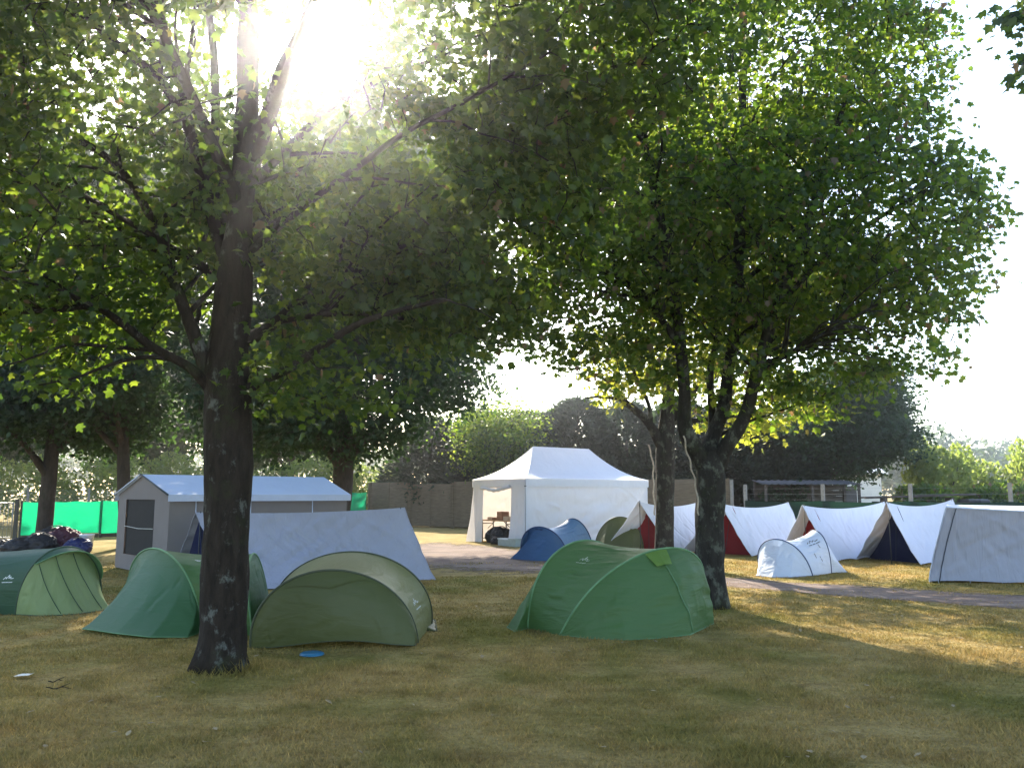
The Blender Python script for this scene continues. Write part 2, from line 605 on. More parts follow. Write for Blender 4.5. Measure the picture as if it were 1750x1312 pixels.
def popup(name, label, h1, h2, e1, e2, mats, sag=.1, wr=.012, p=.85, seed=0.0, hoopmat='hoop', hr=.014, group=None, bow1=.0, bow2=.0, cat='tent', lift1=0.0, ncr=14):
    """two sprung hoops with a saddle of cloth between and an end panel from each hoop to the ground"""
    a1, a2 = arch(*h1, p=p), arch(*h2, p=p)
    cen = (a1[0] + a1[-1] + a2[0] + a2[-1]) / 4
    t = thing(name, label, cat, (cen[0], cen[1], 0), group)
    n = len(a1)
    body = wrinkle(loft(a1, a2, 60, sag), wr * .5, 1.3, 15, 3.1 + seed, sharp=.8)
    body = crease(body, rand_creases(ncr, int(seed * 7) + 5, (.05, .55), (.05, .45), (.2, .45), (-.02, .03), (.006, .017), (.012, .022))
                  + rand_creases(ncr // 2, int(seed * 7) + 6, (.05, .55), (.55, .95), (.2, .45), (-.02, .03), (.006, .015), (.012, .022)))
    sheet('body', body, M[mats[0]], t)
    th = np.sin(np.linspace(0, math.pi, n))
    res = {'root': t, 'a1': a1, 'a2': a2, 'body': body, 'cen': Vector((cen[0], cen[1], .4))}
    for k, (a, e, mt, bow, lift) in enumerate(((a1, e1, mats[1], bow1, lift1), (a2, e2, mats[2], bow2, 0))):
        if e is None:
            continue
        ed = linres([a[0]] + [Vector(q) for q in e] + [a[-1]], n)
        if lift:
            ed[:, 2] += lift * th ** 2
        g = loft(a, ed, 40)
        s = np.linspace(0, 1, 40)[:, None]
        o = ed.mean(0) - a.mean(0)
        o[2] = 0
        o = o / max(np.linalg.norm(o), 1e-9)
        g = g + o * (bow * 4 * s * (1 - s) * th[None])[..., None]
        g = wrinkle(g, wr * .8, 4, 7, 7.7 + seed + k, diag=2.0)
        g = crease(g, rand_creases(8, int(seed * 7) + 15 + k, (.1, .6), (.1, .9), (.2, .4), (-.06, .06), (.004, .012), (.012, .03)))
        sheet('end_panel', g, M[mt], t)
        res['g%d' % (k + 1)] = g
        tube_obj('hem', ed + np.array((0, 0, .008)), .006, M[hoopmat], t, 5)
    for a in (a1, a2):
        tube_obj('hoop', a, hr, M[hoopmat], t)
    return res


def gv(*a):
    return G(*a)


# ------------------------------------------------------------------ ground
def make_ground():
    ys = [-60, -20, -6, 0, 4, 8, 12, 16, 20, 26, 34, 50, 80, 140, 260, 600, 1500]
    xs = [-1500, -600, -250, -100, -50, -25, -12, -6, 0, 6, 12, 25, 50, 100, 250, 600, 1500]
    vs = [(x, y, 0) for y in ys for x in xs]
    w = len(xs)
    fs = [(j * w + i, j * w + i + 1, (j + 1) * w + i + 1, (j + 1) * w + i) for j in range(len(ys) - 1) for i in range(w - 1)]
    struct(obj('ground', vs, fs, M['lawn']))
    near = [G(1960, 1066), G(1750, 1046), G(1500, 1028), G(1300, 1011), G(1200, 1004), G(1050, 996), G(880, 988), G(740, 988), G(660, 975), G(560, 962)]
    far = [G(1960, 1027), G(1750, 1014), G(1440, 996), G(1300, 988), G(1200, 980), G(1080, 965), G(960, 944), G(860, 928), G(760, 922), G(640, 925)]
    a, b = linres(near, 80), linres(far, 80)
    m = 9
    vs, ed, fs = [], [], []
    for i in range(80):
        for j in range(m):
            t = j / (m - 1)
            p = a[i] * (1 - t) + b[i] * t
            vs.append((p[0], p[1], .005))
            ed.append(min(1.0, 1.5 * min(t, 1 - t)) * (1 if 2 < i < 70 else max(0, (79 - i) / 9) if i >= 70 else 1))
    for i in range(79):
        for j in range(m - 1):
            fs.append((i * m + j, i * m + j + 1, (i + 1) * m + j + 1, (i + 1) * m + j))
    o = struct(obj('gravel_path', vs, fs, M['gravel']))
    at = o.data.attributes.new('edge', 'FLOAT', 'POINT')
    at.data.foreach_set('value', ed)
    return a, b


PATH = make_ground()


def fast_mesh(name, co, polys_idx, poly_size, mat, tint=None):
    """co (n,3); polys_idx flat vertex indices; poly_size list/array of face sizes"""
    me = bpy.data.meshes.new(name)
    me.vertices.add(len(co))
    me.vertices.foreach_set('co', np.ascontiguousarray(co, np.float32).ravel())
    me.loops.add(len(polys_idx))
    me.loops.foreach_set('vertex_index', np.ascontiguousarray(polys_idx, np.int32))
    st = np.concatenate([[0], np.cumsum(poly_size)[:-1]]).astype(np.int32)
    me.polygons.add(len(poly_size))
    me.polygons.foreach_set('loop_start', st)
    me.update(calc_edges=True)
    if tint is not None:
        at = me.attributes.new('tint', 'FLOAT', 'POINT')
        at.data.foreach_set('value', np.ascontiguousarray(tint, np.float32))
    me.materials.append(mat)
    return me


def make_grass():
    n = 420000
    # density falls with distance
    y = 4.2 + 17.0 * rng.random(n) ** 1.7
    x = (rng.random(n) - .5) * 2 * (y * .68 + .6)
    # keep blades off the path
    from bisect import bisect
    A, B = PATH
    px = (A[:, 0] + B[:, 0]) / 2
    o = np.argsort(px)
    lo = np.interp(x, A[o][:, 0], A[o][:, 1])
    hi = np.interp(x, B[np.argsort(B[:, 0])][:, 0], B[np.argsort(B[:, 0])][:, 1])
    w = (y > lo + .35) & (y < hi - .3)
    wk = np.array([noise.noise(Vector((a * .9, b * .9, 4))) for a, b in zip(x, y)])
    keep = ~w | (rng.random(n) < np.clip(.05 + .8 * (wk - .12), .02, .6))
    x, y = x[keep], y[keep]
    n = len(x)
    tuft = np.array([noise.noise(Vector((a * 1.6, b * 1.6, 0))) for a, b in zip(x[::1], y[::1])])
    h = (.010 + .016 * rng.random(n) ** 1.5 * 1.3) * (1 + 1.3 * np.clip(tuft, -.5, 1)) * (1 + .02 * y)
    for (qx, qy) in ((P(378, 1130, 7.87).x, 7.87), (P(1213, 1030, 12.1).x, 12.1)):
        dd = np.hypot(x - qx, y - qy)
        h = h * (1 + 1.6 * np.exp(-((dd - .25) / .16) ** 2))
    wd = (.0022 + .002 * rng.random(n)) * (.6 + .12 * y)
    a = rng.random(n) * 2 * math.pi
    lean = rng.random((n, 2)) - .5
    b = np.stack([x, y, np.zeros(n)], 1)
    s = np.stack([np.cos(a), np.sin(a), np.zeros(n)], 1) * wd[:, None]
    tip = b + np.stack([lean[:, 0] * h * 2.0, lean[:, 1] * h * 2.0, h], 1)
    co = np.stack([b - s, b + s, tip], 1).reshape(-1, 3)
    idx = np.arange(3 * n)
    tint = np.repeat(np.clip(rng.normal(.42, .2, n), 0, 1), 3)
    o = link(bpy.data.objects.new('grass', fast_mesh('grass', co, idx, np.full(n, 3), M['grass'], tint)))
    struct(o, 'stuff')
    o['label'] = 'short dry mown grass blades on the campsite lawn'
    # fallen leaves
    k = 170
    yy = 4.5 + 10 * rng.random(k) ** 1.5
    xx = (rng.random(k) - .5) * 2 * (yy * .66)
    co, idx, sz = [], [], []
    for i in range(k):
        c = Vector((xx[i], yy[i], .018 + .015 * random.random()))
        r = .012 + .024 * random.random()
        Mx = Matrix.Rotation(random.random() * 6.28, 3, 'Z') @ Matrix.Rotation(random.uniform(-.5, .5), 3, 'X')
        b0 = len(co)
        for (u, v) in ((0, -1), (.55, -.2), (.5, .5), (0, 1), (-.45, .45), (-.6, -.3)):
            co.append(c + Mx @ Vector((u * r, v * r, .2 * r * abs(u))))
        idx += list(range(b0, b0 + 6))
        sz.append(6)
    o = link(bpy.data.objects.new('fallen_leaves', fast_mesh('fallen_leaves', np.array([list(c) for c in co]), idx, sz, M['dead_leaf'])))
    struct(o, 'stuff')
    o['label'] = 'pale dry leaves fallen on the lawn'


make_grass()


# ------------------------------------------------------------------ trees
def tmpl_maple():
    ol = [(0, 0), (.2, .02), (.46, .12), (.33, .3), (.56, .58), (.26, .6), (0, 1.02), (-.26, .6), (-.56, .58), (-.33, .3), (-.46, .12), (-.2, .02)]
    v = [(x, y, -.28 * abs(x) - .12 * y * y) for x, y in ol] + [(0, .36, .05)]
    f = [(12, i, (i + 1) % 12) for i in range(12)]
    return np.array(v), f


def tmpl_lobed():
    r = [(0, 0), (.44, .14), (.32, .34), (.5, .62), (.22, .62), (0, 1.0)]
    v = [(x, y, -.3 * abs(x) - .1 * y * y) for x, y in r] + [(-x, y, -.3 * abs(x) - .1 * y * y) for x, y in r[1:5]]
    return np.array(v), [(0, 1, 2, 3, 4, 5), (0, 5, 9, 8, 7, 6)]


def tmpl_rhomb():
    v = [(0, 0, 0), (.38, .42, -.1), (0, 1, -.08), (-.38, .42, -.1)]
    return np.array(v), [(0, 1, 2), (0, 2, 3)]


def tmpl_spray():
    v = [(0, 0, 0), (.16, .3, -.05), (.1, .75, -.12), (0, 1.1, -.22), (-.1, .75, -.12), (-.16, .3, -.05)]
    return np.array(v), [(0, 1, 2, 3), (0, 3, 4, 5)]


T_MAPLE, T_LOBED, T_RHOMB, T_SPRAY = tmpl_maple(), tmpl_lobed(), tmpl_rhomb(), tmpl_spray()


def leaf_mesh(name, pos, tip, size, tmpl, mat, tint, tilt=.7):
    n = len(pos)
    tip = tip / np.maximum(np.linalg.norm(tip, axis=1, keepdims=True), 1e-9)
    up = np.array([0, 0, 1.0]) + rng.normal(0, tilt, (n, 3))
    side = np.cross(tip, up)
    side /= np.maximum(np.linalg.norm(side, axis=1, keepdims=True), 1e-9)
    nr = np.cross(side, tip)
    tv, tf = tmpl
    k = len(tv)
    co = (pos[:, None] + size[:, None, None] * (tv[None, :, 0:1] * side[:, None] + tv[None, :, 1:2] * tip[:, None] + tv[None, :, 2:3] * nr[:, None])).reshape(-1, 3)
    flat = np.concatenate([np.array(f) for f in tf])
    idx = (np.arange(n)[:, None] * k + flat[None]).ravel()
    sz = np.tile(np.array([len(f) for f in tf]), n)
    return fast_mesh(name, co, idx, sz, mat, np.repeat(tint, k))


def in_ellipsoids(n, ells, shell=.5):
    """random points in a union of ellipsoids (cx,cy,cz,rx,ry,rz), pushed outwards by shell"""
    vol = np.array([e[3] * e[4] * e[5] for e in ells]) ** .85
    w = vol / vol.sum()
    which = rng.choice(len(ells), n, p=w)
    E = np.array(ells)[which]
    d = rng.normal(size=(n, 3))
    d /= np.linalg.norm(d, axis=1, keepdims=True)
    r = rng.random(n) ** (1 / 3 * (1 - shell) + .001)
    return E[:, :3] + d * r[:, None] * E[:, 3:]


def tree(name, label, base, limbs, ells, n_attr, per, spread, lsize, tmpl, leafm, barkm, keep=None, shell=.35,
         droop=.55, group=None, trunk_sides=16, rough=.12, twig=(.013, .004), tilt=.7, tintf=(.4, .22), brown=0.04, cat='tree', twigs=True, leafname='crown', extra=None, nb=0, nbl=1.0):
    t = thing(name, label, cat, (base[0], base[1], 0), group)
    wood = MB()
    nodes = []
    for li, lb in enumerate(limbs):
        a = catmull([(*Vector(p[:3]), p[3]) for p in lb], max(6, len(lb) * 5))
        big = a[0, 3] > .12
        wood.tube([Vector(q[:3]) for q in a], list(np.maximum(a[:, 3], .006)), trunk_sides if big else 7, rough if big else .06, li * 3.3)
        for i, q in enumerate(a):
            if q[2] > 1.9:
                nodes.append(q[:3])
    for q in range(nb):
        lb = limbs[rng.integers(len(limbs))]
        a = catmull([(*Vector(p[:3]), p[3]) for p in lb], 24)
        i = int(rng.integers(4, 22))
        if a[i, 2] < 2.1 or a[i, 3] > .15:
            continue
        tg = a[i + 1, :3] - a[i - 1, :3]
        tg /= np.linalg.norm(tg)
        rd = rng.normal(0, 1, 3)
        rd -= tg * rd.dot(tg)
        rd /= np.linalg.norm(rd)
        dr = tg * .55 + rd * .8
        dr[2] = dr[2] * .6 + .12
        dr /= np.linalg.norm(dr)
        L = rng.uniform(.8, 2.0) * nbl
        r0 = min(.6 * a[i, 3], .03) * nbl ** .5
        pts = [(*(a[i, :3] + dr * L * f + np.array((0, 0, .22 * L * f * (1 - 1.15 * f))) + rng.normal(0, .04, 3) * L * f), r0 * (1 - .8 * f)) for f in (0, .25, .5, .75, 1)]
        if keep is not None and not keep(np.array([p[:3] for p in pts[2:]])).all():
            continue
        b = catmull(pts, 11)
        wood.tube([Vector(p[:3]) for p in b], list(np.maximum(b[:, 3], .004)), 5, 0)
        nodes += [p[:3] for p in b[3:]]
    nodes = np.array(nodes)
    at = in_ellipsoids(n_attr, ells, shell)
    if keep is not None:
        at = at[keep(at)]
    if extra is not None:
        at = np.concatenate([at, np.array([list(p) for p in extra])])
    # nearest first
    d0 = np.array([np.min(np.linalg.norm(nodes - p, axis=1)) for p in at])
    at = at[np.argsort(d0)]
    cap = len(nodes) + len(at) * 3 + 8
    buf = np.zeros((cap, 3))
    buf[:len(nodes)] = nodes
    c = len(nodes)
    origin = []
    tw = MB()
    for p in at:
        d = np.linalg.norm(buf[:c] - p, axis=1)
        k = int(np.argmin(d))
        q = buf[k].copy()
        L = d[k]
        mid1 = q + (p - q) * .35 + np.array((0, 0, .1 * L)) + rng.normal(0, .05, 3) * L
        mid2 = q + (p - q) * .7 + np.array((0, 0, .08 * L)) + rng.normal(0, .05, 3) * L
        if twigs and L > .05:
            r0 = twig[0] * min(1.6, .5 + L)
            tw.tube([Vector(q), Vector(mid1), Vector(mid2), Vector(p)], [r0, r0 * .75, r0 * .5, twig[1]], 4, cap=False)
        buf[c], buf[c + 1], buf[c + 2] = mid1, mid2, p
        c += 3
        origin.append(q)
    origin = np.array(origin)
    wood_o = wood.build('trunk', M[barkm], t)
    if twigs and tw.v:
        tw.build('branches', M[barkm], t)
    n = len(at)
    rep = np.repeat(np.arange(n), per)
    fr = rng.random(len(rep))
    base_p = at[rep] + (origin[rep] - at[rep]) * (fr[:, None] ** 2 * .7)
    pos = base_p + rng.normal(0, 1, (len(rep), 3)) * np.array((spread, spread, spread * .6))
    cen = np.mean(np.array(ells)[:, :3], axis=0)
    o = pos - np.array((base[0], base[1], 0))
    o[:, 2] *= .15
    o /= np.maximum(np.linalg.norm(o, axis=1, keepdims=True), 1e-6)
    tip = o * .5 + rng.normal(0, .65, (len(rep), 3))
    tip[:, 2] -= droop
    cl = rng.normal(0, .12, n)
    tint = np.clip(rng.normal(tintf[0], tintf[1], len(rep)) + cl[rep], 0, .86)
    br = rng.random(len(rep)) < brown
    tint[br] = .9 + .1 * rng.random(br.sum())
    tip[br] = np.array((0, 0, -1.0)) + rng.normal(0, .15, (br.sum(), 3))
    size = lsize * (.65 + .6 * rng.random(len(rep)))
    if keep is not None:
        pass
    me = leaf_mesh(leafname, pos - np.array((base[0], base[1], 0)), tip, size, tmpl, M[leafm], tint, tilt)
    cr = link(bpy.data.objects.new(leafname, me))
    cr.parent = t
    return t


def limb(*pts):
    return [(*P(px, py, Y), r) for px, py, Y, r in pts]


def ell(px, py, Y, rx, ry, rz):
    c = P(px, py, Y)
    return (c.x, c.y, c.z, rx, ry, rz)


def bulk_tree(name, label, x, y, h, w, zlo, n_attr, per, lsize, leafm, trunk_r=.2, lean=(0, 0), group=None, spread=.42, tmpl=T_RHOMB, shell=.45, seed=1, droop=.3, tilt=.9, twigs=True, cat='tree', keep=None):
    """broad tree with limbs and an uneven crown of several lobes"""
    rr = random.Random(seed)
    top = Vector((x + lean[0], y + lean[1], h * .75))
    tr = [(x, y, -.05, trunk_r * 1.35), (x, y, .25, trunk_r * 1.05), (x + lean[0] * .3, y + lean[1] * .3, zlo * .8, trunk_r * .9),
          (x + lean[0] * .65, y + lean[1] * .65, h * .45, trunk_r * .6), (*top, trunk_r * .2)]
    limbs = [tr]
    els = []
    zc = (zlo + h) / 2
    els.append((x + lean[0] * .8, y + lean[1] * .8, zc, w * .62, w * .62, (h - zlo) * .47))
    nl = 9
    for k in range(nl):
        a = 2 * math.pi * (k + rr.random() * .7) / nl
        zz = zlo + (h - zlo) * rr.uniform(.12, .82)
        rad = w * (.62 - .3 * abs((zz - zc) / (h - zlo))) * rr.uniform(.8, 1.15)
        c = Vector((x + lean[0] * .8 + math.cos(a) * rad, y + lean[1] * .8 + math.sin(a) * rad, zz))
        s = w * rr.uniform(.28, .42)
        els.append((c.x, c.y, c.z, s, s, min(s * .85, (h - zlo) * .28)))
        st = Vector((x + lean[0] * .4, y + lean[1] * .4, max(zlo * .75, zz - rad * .9)))
        if st.z > h * .6:
            st.z = h * .5
        mid = st.lerp(c, .5) + Vector((0, 0, .1 * rad))
        limbs.append([(*st, trunk_r * .45), (*mid, trunk_r * .28), (*c, trunk_r * .08)])
    return tree(name, label, (x, y), limbs, els, n_attr, per, spread, lsize, tmpl, leafm, 'bark_far', keep, shell, droop, group, 10, .1,
                (.02, .008), tilt, (.5, .25), 0.0, cat, twigs)


def tree_A():
    Y = 7.87
    limbs = [
        limb((377, 1142, Y, 0.2707), (378, 1124, Y, 0.2375), (383, 1080, Y, 0.2185), (386, 1000, Y, 0.2166), (389, 880, Y, 0.2137), (391, 760, Y, 0.2185), (390, 655, Y, 0.2137), (394, 560, Y, 0.1805), (402, 450, Y, 0.1615),
             (413, 350, Y, 0.1242), (421, 220, Y, 0.115), (424, 60, Y, 0.1058), (428, -120, Y, 0.0828), (431, -330, Y + .1, 0.0552), (440, -560, Y + .1, 0.0276)),
        limb((372, 690, Y, 0.096), (350, 620, Y - .05, 0.08), (322, 545, Y - .1, 0.0624), (298, 480, Y - .15, 0.056), (278, 415, Y - .2, 0.0496), (235, 330, Y - .3, 0.04), (190, 275, Y - .4, 0.0336), (110, 225, Y - .6, 0.024), (10, 190, Y - .8, 0.0128)),
        limb((362, 668, Y, 0.056), (325, 628, Y - .25, 0.0464), (260, 592, Y - .5, 0.04), (205, 550, Y - .7, 0.036), (160, 525, Y - .8, 0.0304), (80, 530, Y - 1., 0.0224), (-40, 540, Y - 1.2, 0.0144)),
        limb((395, 470, Y, 0.08), (372, 400, Y + .1, 0.06), (355, 320, Y + .15, 0.056), (368, 220, Y + .2, 0.0496), (366, 100, Y + .2, 0.0448), (355, 0, Y + .3, 0.04), (340, -160, Y + .4, 0.024)),
        limb((372, 405, Y + .1, 0.064), (345, 300, Y, 0.06), (325, 225, Y - .1, 0.056), (290, 160, Y - .15, 0.048), (245, 112, Y - .2, 0.044), (200, 76, Y - .25, 0.04), (117, 0, Y - .4, 0.032), (20, -90, Y - .6, 0.016)),
        limb((330, 240, Y - .05, 0.048), (310, 150, Y + .3, 0.048), (285, 60, Y + .5, 0.04), (255, -40, Y + .7, 0.028)),
        limb((412, 335, Y, 0.072), (445, 300, Y + .1, 0.0496), (496, 250, Y + .2, 0.0456), (560, 187, Y + .3, 0.04), (620, 152, Y + .5, 0.036), (720, 110, Y + .8, 0.028), (850, 60, Y + 1.1, 0.016)),
        limb((420, 245, Y, 0.064), (450, 200, Y - .1, 0.044), (478, 118, Y - .2, 0.04), (507, 60, Y - .3, 0.0336), (560, -60, Y - .5, 0.02)),
        limb((418, 440, Y, 0.056), (445, 414, Y - .1, 0.04), (534, 341, Y - .3, 0.0336), (614, 283, Y - .5, 0.0304), (690, 228, Y - .7, 0.0256), (800, 170, Y - 1.0, 0.0192), (940, 90, Y - 1.2, 0.0096)),
        limb((405, 588, Y, 0.088), (440, 572, Y + .1, 0.0656), (475, 548, Y + .2, 0.056), (512, 517, Y + .3, 0.048), (587, 475, Y + .5, 0.0432), (667, 430, Y + .7, 0.0384), (760, 390, Y + .9, 0.0336), (860, 362, Y + 1.1, 0.0264), (1010, 305, Y + 1.4, 0.0144)),
        limb((475, 548, Y + .2, 0.04), (530, 540, Y + .1, 0.032), (600, 536, Y, 0.024), (690, 545, Y - .1, 0.0144)),
        limb((402, 680, Y, 0.072), (440, 655, Y - .1, 0.0464), (490, 632, Y - .2, 0.0432), (530, 606, Y - .3, 0.04), (570, 578, Y - .4, 0.0368), (625, 548, Y - .5, 0.0304), (700, 526, Y - .6, 0.0224), (770, 512, Y - .7, 0.0112)),
        limb((860, 362, Y + 1.1, 0.024), (940, 420, Y + 1.3, 0.0192), (1010, 450, Y + 1.5, 0.0112)),
        # limbs reaching towards and over the camera, and away behind
        [(-2.70, 7.9, 4.4, 0.072), (-2.9, 6.9, 5.2, 0.048), (-3.0, 5.8, 5.8, 0.036), (-2.8, 4.6, 6.2, 0.016)],
        [(-2.60, 7.9, 4.9, 0.064), (-1.9, 6.9, 5.7, 0.044), (-1.1, 5.8, 6.3, 0.032), (-.2, 4.6, 6.6, 0.016)],
        [(-2.65, 7.9, 4.0, 0.064), (-2.5, 9.2, 4.9, 0.044), (-2.2, 10.4, 5.4, 0.032), (-1.8, 11.4, 5.6, 0.016)],
        [(-2.70, 7.9, 4.2, 0.064), (-3.8, 9.0, 5.0, 0.044), (-5.0, 10.2, 5.4, 0.032), (-5.9, 10.8, 5.5, 0.016)],
        [(-2.70, 7.9, 3.6, 0.056), (-3.9, 8.3, 4.3, 0.04), (-5.3, 8.6, 4.6, 0.028), (-6.6, 8.6, 4.6, 0.016)],
    ]
    ells = [(-2.7, 7.7, 6.5, 4.3, 3.3, 2.8), (-4.6, 7.3, 4.4, 2.4, 2.0, 1.6), (-.9, 8.2, 4.7, 2.3, 1.9, 1.5), (-2.2, 5.4, 6.6, 3.2, 1.8, 1.3),
            (.4, 7.6, 6.2, 2.0, 1.8, 1.2), ell(70, 560, 7.2, 1.1, 1.0, .75), ell(590, 600, 7.7, 1.1, .8, .75), ell(690, 470, 7.8, .9, .9, .6), ell(480, 640, 8.2, .5, .6, .7), ell(800, 470, 8.6, .9, .9, .6), ell(740, 530, 8.2, .8, .8, .45), ell(880, 430, 9.0, .9, .9, .8), ell(790, 570, 8.4, .6, .6, .35), ell(830, 300, 8.6, 1.2, 1.0, 1.0)]
    xs = [-900, 0, 130, 175, 300, 335, 350, 428, 432, 500, 610, 690, 730, 850, 890, 960, 1100, 2600]
    yb = [760, 735, 700, 650, 610, 430, 400, 400, 720, 730, 770, 680, 640, 620, 620, 560, 300, 260]

    def keep(a):
        px, py, f = project(a)
        lim = np.interp(px, xs, yb)
        near = a[:, 1] < 8.1
        behind_ok = (~near) & (px > 330) & (px < 435) & (py < 640)
        k = (py < lim - 14) | behind_ok
        # open patch high on the right of the stem where the sun shows, and thin spots left
        e = ((px - 540) / 98) ** 2 + ((py - 35) / 112) ** 2
        k &= ~((e < 1) & (rng.random(len(px)) < .97))
        e2 = ((px - 600) / 260) ** 2 + ((py - 60) / 200) ** 2
        k &= ~((e2 < 1) & (rng.random(len(px)) < .38))
        for (gx, gy, gr, gq) in ((245, 300, 40, .95), (275, 345, 32, .95), (215, 110, 22, .9), (395, 120, 45, .85), (730, 250, 38, .8), (860, 400, 45, .85), (880, 450, 40, .8), (690, 400, 25, .7)):
            k &= ~((((px - gx) ** 2 + (py - gy) ** 2) < gr * gr) & (rng.random(len(px)) < gq))
        # keep clear of the lens
        k &= (a[:, 1] > 3.6)
        k &= ~((a[:, 1] < 7.95) & (px > 375) & (px < 465) & (py > 40) & (py < 430) & (rng.random(len(px)) < .85))
        k &= ~((a[:, 1] < 7.5) & (a[:, 2] < 6.3) & (px > 120) & (px < 760) & (py > 40) & (rng.random(len(px)) < .72))
        return k
    t = tree('maple_tree', 'big maple nearest the camera, dark lichen-spotted trunk and spreading limbs beside the olive tent', (P(378, 1130, Y).x, Y), limbs, ells,
             5000, 17, .175, .086, T_MAPLE, 'leaf_near', 'bark_near', keep, .3, .6, None, 40, .17, (.011, .0025), .75, (.42, .2), .012, nb=260)
    return t


def tree_B():
    Y = 12.1
    limbs = [
        limb((1213, 1038, Y, .30), (1213, 1022, Y, .255), (1212, 985, Y, .222), (1213, 900, Y, .205), (1214, 830, Y, .215), (1213, 785, Y, .19), (1215, 755, Y + .1, .12), (1236, 697, Y + .15, .1), (1244, 640, Y + .2, .092), (1254, 560, Y + .2, .082), (1262, 440, Y + .2, .09), (1268, 280, Y + .2, .075), (1270, 80, Y + .2, .06), (1275, -160, Y + .2, .035)),
        limb((1208, 800, Y, .15), (1190, 772, Y - .1, .13), (1170, 732, Y - .2, .11), (1170, 674, Y - .3, .09), (1164, 600, Y - .4, .08), (1150, 480, Y - .5, .085), (1120, 330, Y - .7, .065), (1080, 150, Y - .9, .045), (1050, -60, Y - 1., .02)),
        limb((1222, 800, Y, .15), (1240, 765, Y - .1, .11), (1262, 732, Y - .2, .1), (1280, 690, Y - .3, .09), (1295, 630, Y - .4, .082), (1312, 570, Y - .5, .085), (1350, 460, Y - .6, .07), (1400, 320, Y - .8, .05), (1450, 150, Y - .9, .03)),
        limb((1215, 770, Y + .1, .08), (1217, 715, Y + .35, .06), (1214, 629, Y + .5, .055), (1228, 560, Y + .7, .05), (1215, 430, Y + 1.0, .04), (1190, 250, Y + 1.4, .02)),
        limb((1160, 590, Y - .4, .06), (1110, 520, Y - .5, .05), (1040, 462, Y - .7, .042), (970, 425, Y - .9, .035), (890, 385, Y - 1.1, .02)),
        limb((1298, 622, Y - .4, .05), (1340, 610, Y - .6, .038), (1400, 575, Y - .9, .03), (1500, 520, Y - 1.2, .018)),
        limb((1330, 520, Y - .5, .06), (1420, 430, Y - .4, .045), (1540, 350, Y - .3, .032), (1650, 300, Y - .2, .015)),
        limb((1262, 440, Y + .2, .05), (1380, 300, Y + .8, .04), (1500, 180, Y + 1.2, .028), (1570, 80, Y + 1.4, .014)),
        limb((1250, 600, Y + .2, .06), (1330, 520, Y + 1.0, .045), (1430, 480, Y + 1.8, .03), (1540, 470, Y + 2.4, .016)),
        limb((1150, 480, Y - .5, .05), (1060, 380, Y + .3, .04), (980, 290, Y + .8, .025), (920, 200, Y + 1.1, .014)),
    ]
    ells = [ell(1210, 120, 12.3, 3.0, 2.8, 2.6), ell(1390, 380, 12.1, 2.5, 2.5, 1.9), ell(1570, 410, 12.0, 1.3, 1.5, 1.3), ell(1500, 130, 12.2, 1.2, 1.6, 1.4),
            ell(1060, 480, 12.0, 1.5, 1.7, 1.2), ell(1500, 580, 11.8, 1.2, 1.4, .75), ell(1240, 420, 12.2, 2.4, 2.6, 1.6), ell(1020, 300, 12.4, 1.6, 1.8, 1.6), ell(1260, -200, 12.2, 2.8, 2.6, 2.2), ell(1420, 640, 11.7, .9, .9, .5), ell(1060, 620, 12, 1.0, 1., .45), ell(1240, 640, 12.1, 1.0, 1.2, .6), ell(1380, 690, 12, .8, .8, .35), ell(920, 540, 12.2, .8, .8, .6), ell(900, 590, 12.2, .7, .7, .4), ell(880, 500, 12.4, .8, .8, .6)]
    xs = [-100, 860, 880, 900, 1000, 1100, 1150, 1180, 1290, 1330, 1400, 1450, 1560, 1580, 1640, 1660, 1720, 1740, 1760, 1800]
    yb = [200, 540, 620, 655, 700, 715, 735, 740, 735, 750, 745, 735, 700, 680, 640, 580, 470, 360, 100, 0]
    ro_y = [-2000, 90, 100, 200, 250, 300, 340, 390, 460, 520, 580, 640, 690, 760]
    ro_x = [1630, 1640, 1650, 1640, 1660, 1700, 1735, 1715, 1722, 1700, 1690, 1640, 1570, 1500]

    def keep(a):
        px, py, f = project(a)
        w = 14 * np.array([noise.noise(Vector((p[0] * 2.2, p[1] * 2.2, p[2] * 2.2))) for p in a])
        k = (py < np.interp(px, xs, yb) - 10 + w * 1.6) & (px < np.interp(py, ro_y, ro_x) - 16 + w * 1.6)
        for (gx, gy, gr, gq) in ((1010, 335, 36, .9), (1110, 320, 34, .9), (1370, 300, 22, .9), (1510, 380, 26, .9), (1390, 470, 22, .9), (1290, 450, 20, .9), (1290, 55, 18, .9), (1360, 110, 22, .9),
                                 (930, 200, 40, .7), (1430, 325, 16, .9), (1360, 385, 18, .9), (1080, 210, 28, .8), (1390, 265, 20, .9), (960, 380, 30, .9)):
            k &= ~((((px - gx) ** 2 + (py - gy) ** 2) < gr * gr) & (rng.random(len(px)) < gq))
        k &= ~((px > 1170) & (px < 1300) & (py > 590) & (a[:, 1] < 12.4) & (rng.random(len(px)) < .55))
        return k
    t = tree('maple_tree', 'forked maple with mottled bark and a dense round crown beside the lime-vented tent', (P(1213, 1030, Y).x, Y), limbs, ells,
             3900, 19, .18, .097, T_LOBED, 'leaf_mid', 'bark_mid', keep, .35, .6, None, 34, .15, (.013, .004), .7, (.45, .2), .03, nb=200, nbl=1.1)
    a = catmull([P(1168, 745, 11.5), P(1175, 775, 11.6), P(1182, 800, 11.7), P(1190, 835, 11.85), P(1194, 880, 11.9)], 24)
    a[:, 0] += .012 * np.sin(np.arange(24) * 1.1)
    MB().tube([Vector(p) for p in a], [.012] * 24, 5).build('ivy_stem', M['ivy'], t)
    return t


